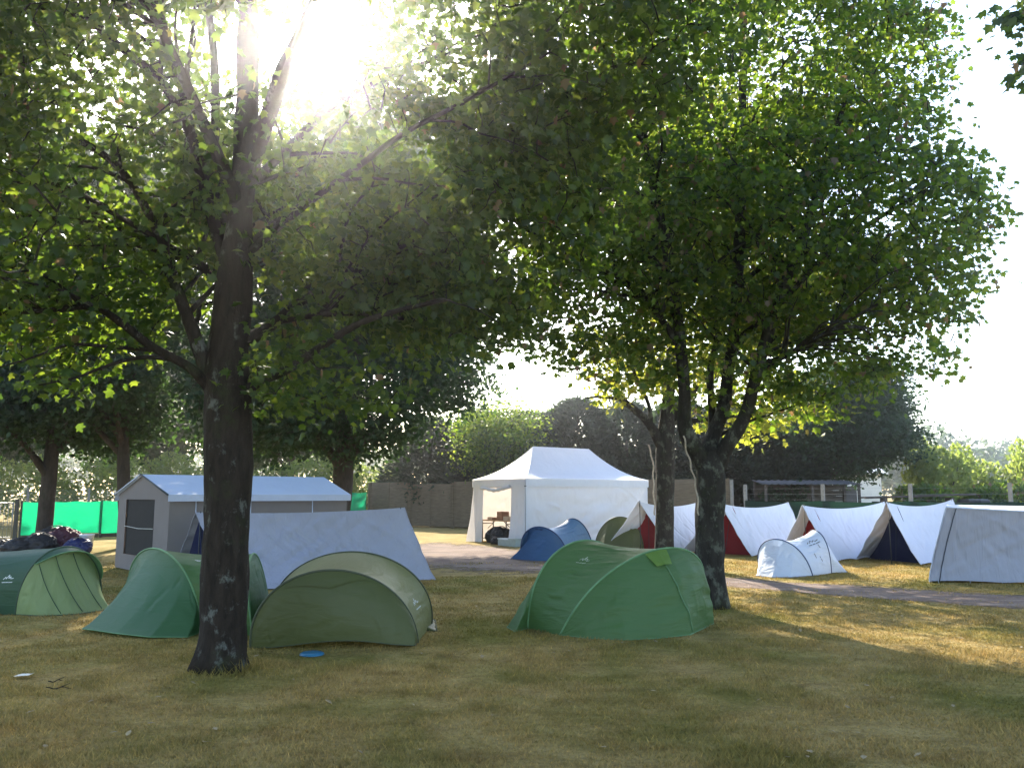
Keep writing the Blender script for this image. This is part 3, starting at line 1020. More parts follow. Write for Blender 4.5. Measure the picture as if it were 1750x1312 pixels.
def tree_C():
    Y = 19.6
    limbs = [
        limb((1135, 962, Y, .33), (1135, 945, Y, .24), (1136, 880, Y, .215), (1137, 800, Y, .225), (1137, 760, Y, .22), (1140, 715, Y, .17), (1145, 640, Y, .13), (1150, 520, Y + .1, .1), (1160, 380, Y + .2, .06), (1165, 250, Y + .3, .03)),
        limb((1133, 765, Y, .15), (1110, 725, Y - .1, .1), (1085, 700, Y - .2, .085), (1060, 680, Y - .3, .07), (1045, 655, Y - .4, .05), (1015, 640, Y - .5, .03)),
        limb((1060, 682, Y - .3, .05), (1030, 678, Y - .3, .035), (1000, 680, Y - .3, .02)),
        limb((1142, 740, Y, .12), (1160, 700, Y + .3, .09), (1210, 640, Y + .7, .07), (1290, 560, Y + 1.2, .04), (1350, 500, Y + 1.4, .02)),
        limb((1112, 725, Y - .1, .06), (1108, 690, Y - .2, .05), (1085, 640, Y - .3, .04), (1070, 590, Y - .4, .02)),
        limb((1150, 720, Y + .1, .07), (1230, 715, Y + .3, .05), (1310, 700, Y + .5, .03), (1350, 700, Y + .6, .014)),
    ]
    ells = [ell(1180, 520, 20.2, 3.4, 3.0, 2.3), ell(1320, 680, 19.9, 1.0, 1.1, .75), ell(1060, 650, 19.6, 1.2, 1.2, .6), ell(1320, 480, 20.4, 2.2, 2.0, 1.8), ell(1260, 720, 20.2, .9, .9, .5), ell(1140, 745, 19.3, .3, .3, .22), ell(980, 290, 20.0, 2.2, 2.0, 1.5), ell(1180, 300, 20, 3.0, 2.6, 2.4)]  # last two lobes enlarge the crown upwards to shade the lawn

    def keep(a):
        px, py, f = project(a)
        return ~((px < 990) & (py > 520)) & ~((px > 1110) & (px < 1175) & (py > 690) & (py < 735)) & ~((px < 1105) & (py > 700)) & ~((px > 920) & (px < 1090) & (py > 410) & (py < 570))  # final window cut in the crown to let a sun patch through
    t = tree('field_tree', 'slim tree with sunlit yellow-green leaves in front of the first red-doored tent', (P(1135, 960, Y).x, Y), limbs, ells,
             1500, 18, .26, .14, T_LOBED, 'leaf_gold', 'bark_mid', keep, .3, .5, None, 16, .1, (.018, .006), .8, (.5, .25), 0)
    a = catmull([P(1108, 760, 19.2), P(1116, 790, 19.25), P(1117, 830, 19.3), P(1119, 880, 19.32)], 20)
    a[:, 0] += .012 * np.sin(np.arange(20) * 1.3)
    MB().tube([Vector(p) for p in a], [.018] * 20, 5).build('ivy_stem', M['ivy'], t)


def tree_D():
    """the tree just outside the frame whose end sprays hang into the top right corner"""
    limbs = [[(8.0, 6.2, -.05, .3), (8.0, 6.2, .3, .24), (7.95, 6.2, 2.2, .2), (7.9, 6.2, 4.5, .15), (7.9, 6.3, 6.8, .08), (7.9, 6.3, 8.4, .03)],
             [(7.92, 6.2, 3.3, .09), (6.9, 6.4, 4.3, .06), (5.8, 6.8, 5.0, .035), (5.3, 7.0, 5.2, .02)],
             [(7.92, 6.2, 3.0, .08), (7.2, 6.6, 3.9, .05), (6.2, 7.0, 4.5, .03)],
             [(7.92, 6.2, 3.6, .08), (9.0, 5.4, 4.6, .05), (10.0, 4.8, 5.2, .03)]]
    ells = [(8.2, 6.2, 6.2, 2.0, 2.2, 2.4), (9.6, 5.2, 5.4, 1.6, 1.6, 1.3), ell(1745, 45, 7, .28, .3, .3), ell(1725, 22, 7.2, .12, .15, .08), ell(1750, 120, 7, .1, .2, .22)]

    def keep(a):
        px, py, f = project(a)
        return (px > 1752) | (((px - 1728) / 22) ** 2 + ((py - 26) / 18) ** 2 < 1) | (((px - 1752) / 18) ** 2 + ((py - 110) / 50) ** 2 < 1)
    tree('maple_tree', 'maple mostly outside the frame, a few leaf sprays hanging into the top right corner', (8.0, 6.2), limbs, ells, 700, 16, .1, .1, T_LOBED, 'leaf_near', 'bark_near', keep, .3, extra=[P(1722, 24, 7.1), P(1730, 28, 7.0), P(1742, 16, 7.0), P(1752, 90, 7.0), P(1748, 112, 7.0), P(1750, 140, 7.05), P(1762, 120, 7.0), P(1770, 30, 7.0)])


tree_A()
tree_B()
tree_C()
tree_D()
# --- trees round the edge of the camp
BG = 'trees round the camp edge'


def bg_trees():  # first three crowns made taller, out of view, to shade the lawn
    g1 = P(75, 900, 25.2)
    bulk_tree('shade_tree', 'young tree with straight trunk rising through the heap of dark bags', g1.x, 25.2, 13.0, 4.4, 2.7, 2000, 30, .19, 'leaf_dark', .24, (0, .3), BG, seed=3, droop=.45)
    g2 = P(212, 850, 25.5)
    bulk_tree('shade_tree', 'tree with leaning trunk behind the beige house-shaped tent', g2.x + .2, 25.5, 14.0, 4.8, 2.7, 1200, 28, .18, 'leaf_dark', .22, (-1.0, .3), BG, seed=5, droop=.4)
    g3 = P(572, 850, 25.5)
    bulk_tree('shade_tree', 'dark blue-green tree with stout trunk between the house-shaped tent and plank fence', g3.x, 25.5, 14.5, 5.6, 2.2, 3400, 34, .17, 'leaf_dark', .36, (.7, 0), BG, seed=8, droop=.45)
    bulk_tree('shade_tree', 'dark broad tree with leaning trunk behind the wire fence and white shed', 12.4, 36.5, 7.6, 3.5, 2.0, 1700, 30, .17, 'leaf_dark', .28, (3.0, 0), BG, seed=12, droop=.4)
    bulk_tree('shade_tree', 'added small tree standing in for the sunlit end of the blue-green tree', P(838, 760, 40).x, 40, 6.6, 2.2, 2.0, 420, 24, .15, 'leaf_mid', .14, (.3, 0), BG, seed=14, spread=.6)  # extra tree added where the dark tree's right end is sunlit
    far = [(-33, 52, 14, 6.0), (-24, 56, 15, 6.0), (-14.5, 54, 14.0, 5.5), (-40, 44, 13, 5.5), (-27, 38, 12.5, 5)]
    labs = ['far green tree beyond the gate, second of the row', 'far tree behind the leaning-trunk tree', 'far tree behind the blue-green tree', 'far tree at the outer end of the row beyond the gate', 'broad tree on the grass beyond the barred gate']
    for k, (x, y, h, w) in enumerate(far):
        bulk_tree('far_tree', labs[k], x, y, h, w, 3.2, 1300, 26, .3, 'leaf_dark', .3, (0, 0), 'trees beyond the camp', .6, seed=20 + k)


def conifer(x, y, h, w, label, seed):
    t = thing('conifer', label, 'tree', (x, y, 0), 'conifers of the tall hedge')
    MB().tube([(x, y, -.05), (x, y, h * .5), (x, y, h * .93)], [.16, .1, .02], 8).build('trunk', M['bark_far'], t)
    n = 11000
    z = .25 + (h - .3) * rng.random(n) ** .9
    zz = z / h
    a = rng.random(n) * 2 * math.pi
    lob = 1 + .22 * np.sin(3 * a + seed) + .18 * np.sin(5 * a + z * 2.2 + seed)
    r = w * (1 - zz ** 3.2) ** .75 * lob * (.5 + .5 * rng.random(n) ** .5)
    pos = np.stack([r * np.cos(a), r * np.sin(a), z], 1)
    tip = np.stack([np.cos(a), np.sin(a), .35 + rng.normal(0, .3, n)], 1) + rng.normal(0, .3, (n, 3))
    size = .42 * (.6 + .7 * rng.random(n))
    tint = np.clip(rng.normal(.45, .25, n), 0, 1)
    cr = link(bpy.data.objects.new('crown', leaf_mesh('crown', pos, tip, size, T_SPRAY, M['leaf_conifer'], tint, .6)))
    cr.parent = t


def bush(name, label, x, y, h, w, leafm, seed, n=3600, ls=.2, group=None, cat='bush', d=None, upright=.35):
    t = thing(name, label, cat, (x, y, 0), group)
    rr = random.Random(seed)
    st = MB()
    for k in range(7):
        a = rr.random() * 6.28
        q = Vector((x + math.cos(a) * w * .6, y + math.sin(a) * w * .5, h * rr.uniform(.5, .85)))
        st.tube([Vector((x + math.cos(a) * .1, y + math.sin(a) * .1, -.03)), Vector((x, y, 0)).lerp(q, .5) + Vector((0, 0, .1)), q], [.04, .025, .008], 5)
    st.build('stems', M['bark_far'], t)
    els = [(x, y, h * .45, w * .75, (d or w) * .75, h * .42)]
    for k in range(9):
        a = rr.random() * 6.28
        els.append((x + math.cos(a) * w * .62, y + math.sin(a) * (d or w) * .62, h * rr.uniform(.3, .82), w * .33, w * .33, h * .19))
    p = in_ellipsoids(n, els, .6)
    p = p[p[:, 2] > .03]
    nn = len(p)
    tip = rng.normal(0, .6, (nn, 3)) + np.array((0, 0, upright))
    tint = np.clip(rng.normal(.5, .25, nn), 0, 1)
    me = leaf_mesh('foliage', p - np.array((x, y, 0)), tip, ls * (.6 + .7 * rng.random(nn)), T_RHOMB, M[leafm], tint, .9)
    o = link(bpy.data.objects.new('foliage', me))
    o.parent = t


if True:
    bg_trees()
    # tall conifer hedge behind the plank fence
    cs = [(-4.4, 44.2, 5.6, 2.3), (-1.7, 43.2, 5.9, 2.4), (.9, 42.2, 5.7, 2.4), (3.3, 41.0, 6.3, 2.5), (5.6, 40.0, 6.0, 2.5), (7.9, 38.8, 6.0, 2.4), (10.2, 37.6, 5.6, 2.3), (12.2, 37.0, 4.4, 1.9)]
    cl = ['blue-green conifer at the hedge end next to the dark tree', 'hedge conifer rising over the doorway corner of the white pavilion', 'hedge conifer behind the ridge of the white pavilion',
          'tallest hedge conifer, behind the sloping end of the pavilion roof', 'hedge conifer behind the slim yellow-leaved tree', 'hedge conifer seen past the forked maple trunk', 'low hedge conifer above the plank fence end', 'lowest hedge conifer beside the leaning trunk']
    for k, (x, y, h, w) in enumerate(cs):
        conifer(x, y, h, w, cl[k], k * 1.7)
    GB = 'sunlit bushes at the camp edge'
    bl = [(-25.5, 44, 3.9, 3.0, 'bright bush behind the barred gate'), (-20.6, 45, 4.1, 3.2, 'bright yellow-green bush above the green screen'), (-16, 46, 3.9, 3.0, 'bright bush by the leaning trunk'),
          (-11.6, 47, 4.3, 2.8, 'sunlit bush over the white ridge of the house-shaped tent'), (-8.0, 48, 3.7, 2.4, 'sunlit bush beside the stout dark trunk')]
    for k, (x, y, h, w, l) in enumerate(bl):
        bush('bush', l, x, y, h, w, 'leaf_bush', 40 + k, 4200, .2, GB)
    br = [(18.6, 36, 4.2, 1.7, 'bright leafy bush right of the dark broad tree'), (21.6, 38, 3.6, 2.0, 'low bright bush between two taller ones'), (24.2, 37, 4.6, 1.9, 'tall bright bush at the right edge'), (20.0, 33.5, 2.3, 1.6, 'mid green low bush behind the wire fence'), (17.0, 33.6, 2.2, 1.4, 'shaded green shrub next to the barrel')]
    for k, (x, y, h, w, l) in enumerate(br):
        bush('bush', l, x, y, h, w, 'leaf_bush' if k < 3 else 'leaf_mid', 60 + k, 4200, .2, GB, upright=.8)
    bush('bush', 'dark green shrub at the foot of the leaning trunk', 10.6, 33.2, 2.1, 1.3, 'leaf_dark', 71, 2600, .17, GB)
    # far wooded rise
    n = 80000
    x = 30 + 260 * rng.random(n)
    y = 150 + 60 * rng.random(n)
    x = np.where(rng.random(n) < .35, -260 + 290 * rng.random(n), x)
    top = 11.5 + 2.6 * np.sin(x * .11) + 1.6 * np.sin(x * .31 + 1) + .8 * np.sin(x * .8)
    z = top * rng.random(n) ** .45
    pos = np.stack([x, y, z], 1)
    me = leaf_mesh('woodland', pos, rng.normal(0, 1, (n, 3)), 1.25 * (.6 + .8 * rng.random(n)), T_RHOMB, M['leaf_far'], rng.random(n), 1.0)
    o = struct(link(bpy.data.objects.new('woodland', me)), 'stuff')
    o['label'] = 'hazy wooded rise on the skyline'


# ------------------------------------------------------------------ pop-up tents
def popups():
    gp = 'pop-up tents on the lawn'
    # lime-vented green tent
    r = popup('popup_tent', 'green pop-up tent with a bright lime vent flap, in front of the forked maple',
              (G(902, 1074), P(1080, 1045, 11.1).xy.to_3d(), P(1000, 923, 10.45)),
              (G(957, 1085), P(1178, 1050, 10.75).xy.to_3d(), P(1143, 936, 10.0)),
              [G(880, 1080), G(866, 1072), G(900, 1052), G(1000, 1040)], [G(1000, 1091), G(1070, 1094), G(1130, 1091), G(1180, 1085), G(1220, 1066), G(1215, 1058)],
              ('green_a', 'green_a', 'green_a'), .05, .03, .82, 1.0, 'hoop_green', .013, gp, .02, .05, ncr=30)
    t = r['root']
    # vent flap under the hoop top, and the seam below it
    g = r['g2']
    rows = []
    for s in np.linspace(.015, .19, 9):
        rows.append([gsample(g, s, tt)[0] + np.array((-.01, -.05, .01)) * (.4 + 7 * s) * (1.0 - .6 * abs(2 * q - 1)) for q, tt in ((q, .385 + s * .16 + q * (.1 - s * .16)) for q in np.linspace(0, 1, 11))])
    sheet('vent_flap', wrinkle(np.array(rows), .02, 2, 4, 3), M['lime'], t)
    sm = [gsample(g, s, .435 + .09 * s)[0] + np.array((0, -.012, .006)) for s in np.linspace(.16, .97, 24)]
    tube_obj('seam', sm, .006, M['hoop_green'], t, 5)
    print_mark('logo', r['body'], LOGO, .36, .33, .14, -.05, .0022, M['pale_trim'], t, r['cen'])
    # olive tent
    r = popup('popup_tent', 'olive pop-up tent with shaded arched front and sunlit roof, beside the blue disc',
              (G(428, 1107), G(714, 1098), P(565, 974, 8.95)),
              (G(462, 1058), G(737, 1068), P(604, 943, 9.95)),
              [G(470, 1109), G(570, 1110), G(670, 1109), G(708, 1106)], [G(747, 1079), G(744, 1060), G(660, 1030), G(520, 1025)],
              ('olive_lit', 'olive', 'olive'), .05, .014, .95, 4.0, 'hoop_olive', .014, gp, .10, .05, lift1=.085)
    t = r['root']
    g = r['g1']
    rows = []
    for s in np.linspace(.05, .24, 7):
        hw = .17 * (1 - (s - .05) / .19) + .004
        rows.append([gsample(g, s, tt)[0] + np.array((0, -.012 - .07 * s, 0)) for tt in np.linspace(.47 - hw, .47 + hw, 11)])
    sheet('vent_flap', np.array(rows), M['olive'], t)
    print_mark('logo', r['body'], LOGO, .35, .835, .24, .055, .005, M['white_mark'], t, r['cen'])
    # bluish green tent behind the near trunk
    r = popup('popup_tent', 'bluish green pop-up tent with peaked end, half hidden by the near maple trunk',
              (G(345, 1080), P(222, 1040, 11.4).xy.to_3d(), P(265, 937, 10.35)),
              (G(432, 1086), P(462, 1035, 11.6).xy.to_3d(), P(432, 946, 10.4)),
              [G(320, 1090), G(255, 1092), G(195, 1088), G(140, 1081), G(165, 1062)], [G(452, 1080), G(466, 1060)],
              ('green_a', 'green_b', 'green_b'), .05, .012, .8, 8.0, 'hoop_green', .013, gp, -.13, .02, lift1=.04)
    t = r['root']
    print_mark('logo', r['body'], [[(0, 0), (1, 0)], [(.2, .4), (.8, .4)]], .3, .36, .08, -.02, .003, M['white_mark'], t, r['cen'])
    # leftmost tent
    r = popup('popup_tent', 'dark green pop-up tent at the left edge with a pale green door panel',
              (G(26, 1050), P(172, 1022, 12.4).xy.to_3d(), P(112, 934, 11.6)),
              (G(-230, 1046), P(-130, 1020, 12.8).xy.to_3d(), P(-160, 940, 11.9)),
              [G(70, 1053), G(130, 1050), G(190, 1041), G(180, 1030)], [G(-290, 1040), G(-280, 1025)],
              ('green_dark', 'green_pale', 'green_dark'), .06, .016, .85, 12.0, 'hoop', .014, gp, -.06, .02)
    t = r['root']
    a = r['a1'][36:124]
    o = np.array((.17, -.04, -.06))
    w = np.sin(np.linspace(0, math.pi, len(a)))[:, None] ** .6
    g = loft(a, a + o * w, 8)
    sheet('awning', g, M['green_dark'], t)
    tube_obj('awning_hem', a + o * w, .009, M['hoop_green'], t, 5)
    print_mark('logo', r['body'], LOGO, .14, .19, -.07, -.05, .004, M['white_mark'], t, r['cen'])
    g = r['g1']
    for tt in (.3, .42, .55):
        tube_obj('seam', [gsample(g, s, tt)[0] + np.array((0, -.01, .004)) for s in np.linspace(.1, .97, 16)], .005, M['green_dark'], t, 5)
    # blue tent
    r = popup('popup_tent', 'blue pop-up tent in front of the white pavilion wall',
              (G(972, 957), P(893, 948, 20.9).xy.to_3d(), P(921, 900, 20.4)),
              (G(1016, 950), P(960, 942, 22.0).xy.to_3d(), P(978, 886, 21.3)),
              [G(950, 959), G(910, 958), G(871, 955), G(885, 950)], [G(1024, 948), G(1000, 940)],
              ('blue_lit', 'blue', 'blue'), .13, .02, .8, 15.0, 'hoop_blue', .017, gp, -.04, .03)
    print_mark('vent_seam', r['g1'], [[(0, .1), (.3, .5), (.6, .5), (1, .1)]], .05, .4, .03, .25, .012, M['hoop_blue'], r['root'], r['cen'])
    # olive tent behind the red-doored tent
    popup('popup_tent', 'small olive pop-up tent tucked between the pavilion and the first red-doored tent',
          (G(1016, 942), G(1098, 944), P(1060, 883, 23.3)),
          (P(1035, 935, 25.2).xy.to_3d(), P(1115, 935, 25.2).xy.to_3d(), P(1075, 885, 24.9)),
          [G(1030, 945), G(1080, 946)], [P(1075, 930, 26).xy.to_3d()], ('olive', 'olive', 'olive'), .06, .014, .9, 17.0, 'hoop_olive', .018, gp, .05)
    # white tent
    r = popup('popup_tent', 'small white pop-up tent with dark logo beside the gravel path',
              (G(1389, 984), P(1300, 974, 17.3).xy.to_3d(), P(1326, 921, 16.8)),
              (G(1421, 979), P(1372, 967, 18.2).xy.to_3d(), P(1392, 906, 17.4)),
              [G(1350, 987), G(1320, 987), G(1292, 984), G(1296, 978)], [G(1449, 978), G(1436, 970), G(1400, 964)],
              ('white_nylon', 'white_nylon', 'white_nylon'), .14, .016, .8, 21.0, 'hoop_blue', .012, gp, -.05, -.03)
    t = r['root']
    print_mark('logo', r['body'], LOGO, .50, .36, .36, -.09, .008, M['dark_mark'], t, r['cen'])
    for s, tt in ((.45, .17), (.62, .13), (.75, .26)):
        print_mark('tie_tape', r['body'], [[(0, 0), (.3, 1)]], s, tt, .05, -.05, .008, M['dark_mark'], t, r['cen'])
    g = r['g1']
    rows = [[gsample(g, s, tt)[0] + np.array((-.02, -.05 - .1 * s, .015)) for tt in np.linspace(.42, .58, 7)] for s in np.linspace(.05, .2, 6)]
    sheet('vent_flap', np.array(rows), M['white_nylon'], t)


popups()


# ------------------------------------------------------------------ ridge tents
def ridge_tent(label, NF, FF, A, B, dirL, mats, seed, door=None, recess=.5, group=None, name='ridge_tent', ends=(True, True), sag=.13, hem=.05, wamp=.06, diag=3.0, nfold=9, fold=(-.04, .1)):
    """NF/FF near and far front base corners, A/B ridge ends, dirL base vector front->back"""
    NF, FF, A, B = (np.array(list(v)) for v in (NF, FF, A, B))
    d = np.array(list(dirL))
    NB, FB = NF + d, FF + d
    c = (NF + FF + NB + FB) / 4
    t = thing(name, label, 'tent', (c[0], c[1], 0), group)
    m, n = 100, 46
    s = np.linspace(0, 1, m)[:, None]
    ridge = A * (1 - s) + B * s
    ridge[:, 2] -= (sag * 4 * s * (1 - s))[:, 0]
    for k, (b0, b1) in enumerate(((NF, NB), (FF, FB))):
        base = b0 * (1 - s) + b1 * s
        base[:, 2] += hem * (.35 + .65 * np.abs(np.sin(s[:, 0] * math.pi * 4)))
        tt = np.linspace(0, 1, n)[None, :, None]
        g = ridge[:, None] * (1 - tt) + base[:, None] * tt
        inward = ((A + B) / 2 - (b0 + b1) / 2)
        inward[2] = -.35
        inward /= np.linalg.norm(inward)
        g = g + inward * (.10 * 4 * tt * (1 - tt) * (.35 + .65 * 4 * s[:, :, None] * (1 - s[:, :, None])))
        g = wrinkle(g, wamp * .6, 7, 1.6, seed + k * 5, (False, True), diag, .6)
        g = crease(g, rand_creases(nfold, int(seed) * 3 + k, (.04, .75), (.0, .25), fold, (.45, .7), (.008, .02) if nfold < 12 else (.014, .034), (.02, .05)))
        sheet('roof_panel', g, M[mats[0]], t)
        tube_obj('roof_hem', g[:, -1], .008, M[mats[0]], t, 5)
        tube_obj('roof_hem', g[0, :], .011, M[mats[0]], t, 5)
        tube_obj('roof_hem', g[-1, :], .011, M[mats[0]], t, 5)
    rd = B - A
    for q, sg in ((A, 1), (B, -1)):
        p = q + rd * .02 * sg
        tube_obj('pole', [(p[0], p[1], -.02), (p[0], p[1], p[2] + .015)], .011, M['dark_steel'], t, 8)
    if door:
        f = recess / np.linalg.norm(d)
        for k, (ff, mt) in enumerate(((f, door), (1 - .15 * f, mats[1]))):
            a = A * (1 - ff) + B * ff - np.array((0, 0, .07 + .05 * k))
            b0 = NF + d * ff
            b1 = FF + d * ff
            top = linres([a, a + (b1 - b0) * .001], 14)
            bot = linres([b0 + (b1 - b0) * .05 + np.array((0, 0, .012)), b1 + (b0 - b1) * .05 + np.array((0, 0, .012))], 14)
            g = loft(top, bot, 14)
            tq = np.linspace(0, 1, 14)[:, None, None]
            md = g.mean(1, keepdims=True)
            g = md + (g - md) * (1 - .16 * 4 * tq * (1 - tq))
            g = wrinkle(g, .016, 1.5, 6, seed + 11 + k, (True, False))
            sheet('door' if k == 0 else 'back_panel', g, M[mt], t)
            if k == 0:
                q0, q1 = g[1:, 6], g[1:, 7]
                tube_obj('zip', (q0 + q1) / 2 - np.array(rd) / np.linalg.norm(rd) * .012, .007, M['dark_mark'], t, 5)
    return t


def ridge_tents():
    gr = 'white ridge tents in a row'
    d = Vector((.81, .58, 0)).normalized()
    ridge_tent('white ridge tent with dark red door, nearest the pavilion and partly behind the slim trunk', G(1154, 943), G(1030, 944), P(1091, 856, 22.5), P(1192, 858, 24.0), d * 2.4, ('canvas', 'canvas'), 1.0, 'red', .4, gr)
    ridge_tent('white ridge tent with dark red door right beside the forked maple trunk', G(1285, 951), G(1163, 945), P(1233, 860, 21.9), P(1347, 858, 23.6), d * 2.7, ('canvas', 'canvas'), 2.0, 'red', .4, gr)
    ridge_tent('white ridge tent with dark red door behind the small white pop-up tent', G(1432, 959), G(1330, 952), P(1371, 863, 20.4), P(1511, 857, 22.4), d * 3.2, ('canvas', 'canvas'), 3.0, 'red', .4, gr)
    ridge_tent('white ridge tent with open front and navy blue door', G(1574, 966), G(1463, 956), P(1515, 858, 19.4), P(1628, 853, 21.1), d * 2.9, ('canvas', 'canvas'), 4.0, 'navy', .4, gr)
    # large greyish tent, left
    NF, FF = G(398, 1012), P(292, 985, 16.4).xy.to_3d()
    NB = G(744, 991)
    ridge_tent('long lavender grey ridge tent behind the olive tent, dark door end to the left', NF, FF, P(335, 875, 14.7), P(691, 867, 16.5), NB - NF, ('canvas_lav', 'canvas_lav'), 5.0, 'navy', .08, None, sag=.05, hem=.03, wamp=.10, diag=4.5, nfold=20, fold=(.02, .22))
    # big tent at the right edge: steep side with a shallow top strip
    t = thing('wall_tent', 'large white tent at the right edge, seen side on by the gravel path', 'tent', (12.5, 16, 0))
    b0, b1 = G(1588, 995), G(1960, 1003)
    s0, s1 = P(1617, 867, 15.3), P(1960, 884, 14.9)
    r0, r1 = P(1618, 862, 16.0), P(1960, 868, 16.4)
    f0, f1 = Vector((b0.x + 2.1, 18.0, 0)), Vector((b1.x + 2.1, 18.0, 0))
    rows = []
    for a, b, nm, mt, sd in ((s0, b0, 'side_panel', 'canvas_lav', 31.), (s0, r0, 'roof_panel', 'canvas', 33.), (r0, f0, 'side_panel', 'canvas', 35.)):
        a1 = {id(s0): s1, id(r0): r1}[id(a)]
        bb1 = {id(b0): b1, id(r0): r1, id(f0): f1}[id(b)]
        L0 = linres([a, a1], 120)
        L1 = linres([b, bb1], 120)
        if nm == 'side_panel':
            L1[:, 2] += .025 + .02 * np.abs(np.sin(np.linspace(0, 9, 120)))
        g = np.transpose(loft(L0, L1, 46), (1, 0, 2))
        if nm == 'side_panel':
            sg = 4 * np.linspace(0, 1, 46) * (1 - np.linspace(0, 1, 46))
            g[:, :, 1] += .05 * sg[None]
            g = wrinkle(g, .05, 6, 1.5, sd, (False, True), 3.6, .6)
            g = crease(g, [(.03, .03, .13, .92, .012, .04), (.03, .03, .22, .9, .016, .05), (.04, .03, .34, .85, -.016, .05), (.06, .03, .45, .75, .014, .05), (.1, .03, .5, .5, -.011, .04)] + rand_creases(12, 91, (.2, .8), (.05, .4), (.05, .2), (.3, .5), (.005, .013), (.025, .05)))
        sheet(nm, g, M[mt], t)
        if sd == 31.:
            tube_obj('roof_hem', g[:, 0], .014, M['canvas'], t, 6)
            tube_obj('roof_hem', g[0, :], .012, M['canvas'], t, 6)
            tube_obj('seam', g[6, :] - np.array((0, .01, 0)), .008, M['dark_mark'], t, 5)
            for k in range(5, 120, 18):
                p = g[k, -1]
                tube_obj('peg', [(p[0], p[1] - .03, -.03), (p[0], p[1] - .02, .05)], .007, M['steel'], t, 5)
    for lo, mid, hi in ((b0, s0, r0),):
        end = [lo, s0, r0, f0]
        obj('end_panel', [tuple(v) for v in end], [(0, 1, 2, 3)], M['canvas'], t, False)
    end = [b1, s1, r1, f1]
    obj('end_panel', [tuple(v) for v in end], [(0, 1, 2, 3)], M['canvas'], t, False)


ridge_tents()


# ------------------------------------------------------------------ house-shaped tent
def quad(a, b, c, d, m=20, n=20):
    """grid with corners a (0,0), b (1,0), c (1,1), d (0,1)"""
    a, b, c, d = (np.array(list(v)) for v in (a, b, c, d))
    s = np.linspace(0, 1, m)[:, None, None]
    t = np.linspace(0, 1, n)[None, :, None]
    return a * (1 - s) * (1 - t) + b * s * (1 - t) + c * s * t + d * (1 - s) * t


def frame_tent():
    c0 = Vector((-8.79, 18.5, 0))
    c1 = Vector((-6.62, 16.0, 0))
    u = Vector((.76, .65, 0)).normalized()
    L = 3.85
    c2, c3 = c1 + u * L, c0 + u * L
    e = 1.6
    t = thing('house_tent', 'beige house-shaped frame tent with white roof and dark mesh window', 'tent', ((c0.x + c2.x) / 2, (c0.y + c2.y) / 2, 0))
    up = lambda v, z: Vector((v.x, v.y, z))
    r0 = up((c0 + c1) / 2, 2.02)
    r1 = up((c2 + c3) / 2 + u * .3, 2.02)
    # long near wall, far wall, back
    for k, (a, b) in enumerate(((c1, c2), (c0, c3), (c3, c2))):
        g = quad(up(a, e), up(b, e), up(b, .02), up(a, .02), 30, 16)
        sheet('wall_panel', wrinkle(g, .02, 9, 2, 51 + k), M['canvas_beige'], t)
    # gable wall with window opening: built as strips round it
    w = c1 - c0
    out_n = -u

    def gp(f, z):
        return c0 + w * f + Vector((0, 0, z))
    wl, wr_, wz0, wz1 = .17, .74, .34, 1.50

    def zt(f):
        return e + (2.02 - e) * (1 - abs(2 * f - 1))
    for f0, f1 in ((0, wl), (wr_, 1)):
        sheet('wall_panel', wrinkle(quad(gp(f0, zt(f0) - .0), gp(f1, zt(f1)), gp(f1, .02), gp(f0, .02), 8, 16), .012, 3, 3, 60 + f0), M['canvas_beige'], t)
    sheet('wall_panel', wrinkle(quad(gp(wl, wz0), gp(wr_, wz0), gp(wr_, .02), gp(wl, .02), 14, 8), .012, 3, 3, 62), M['canvas_beige'], t)
    pts = [gp(wl, wz1), gp(wr_, wz1), gp(wr_, zt(wr_)), gp(.5, zt(.5)), gp(wl, zt(wl))]
    obj('wall_panel', [tuple(p) for p in pts], [(0, 1, 2, 3, 4)], M['canvas_beige'], t, False)
    sheet('window_mesh', quad(gp(wl, wz1) + u * .03, gp(wr_, wz1) + u * .03, gp(wr_, wz0) + u * .03, gp(wl, wz0) + u * .03, 6, 6), M['mesh_dark'], t)
    tube_obj('window_cord', [gp(wl, .93) - u * .012, gp((wl + wr_) / 2, .9) - u * .012, gp(wr_, .92) - u * .012], .007, M['paper'], t, 5)
    # roof slopes and the hanging valance
    o = w.normalized() * .09
    for k, (a, b, sg) in enumerate(((c1, c2, 1), (c0, c3, -1))):
        a2, b2 = up(a + o * sg - u * .06, e + .0), up(b + o * sg + u * .05, e + .0)
        g = wrinkle(quad(r0 - u * .06, r1, b2, a2, 40, 14), .012, 5, 2, 70 + k)
        sheet('roof_panel', g, M['pvc'], t)
        g2 = quad(a2, b2, b2 - Vector((0, 0, .13)), a2 - Vector((0, 0, .13)), 40, 4)
        sheet('valance', wrinkle(g2, .012, 12, 1, 75 + k, (False, False)), M['canvas'], t)
        tube_obj('gable_trim', [r0 - u * .07, a2 - u * .01], .02, M['dark_steel'] if sg > 0 else M['canvas'], t, 5)
        pts = [r1, up(b, e)]
    obj('gable', [tuple(up(c3, e)), tuple(up(c2, e)), tuple(r1)], [(0, 1, 2)], M['canvas'], t, False)
    for f in (.13, .42, .78):
        p = c1 + u * (L * f) + w.normalized() * .02
        tube_obj('wall_seam', [up(p, e - .13), up(p + u * .03, .02)], .011, M['canvas'], t, 5)
    for c in (c0, c1, c2, c3):
        q = c + ((c0 + c2) / 2 - c).normalized() * .05
        tube_obj('pole', [up(q, -.02), up(q, e)], .02, M['steel'], t, 8)


frame_tent()


# ------------------------------------------------------------------ white pavilion with its contents
PC = Vector((.43, 26.4, 0))
PU = Vector((-.6, .8, 0))
PV = Vector((.8, .6, 0))
PW, PL = 3.0, 5.6


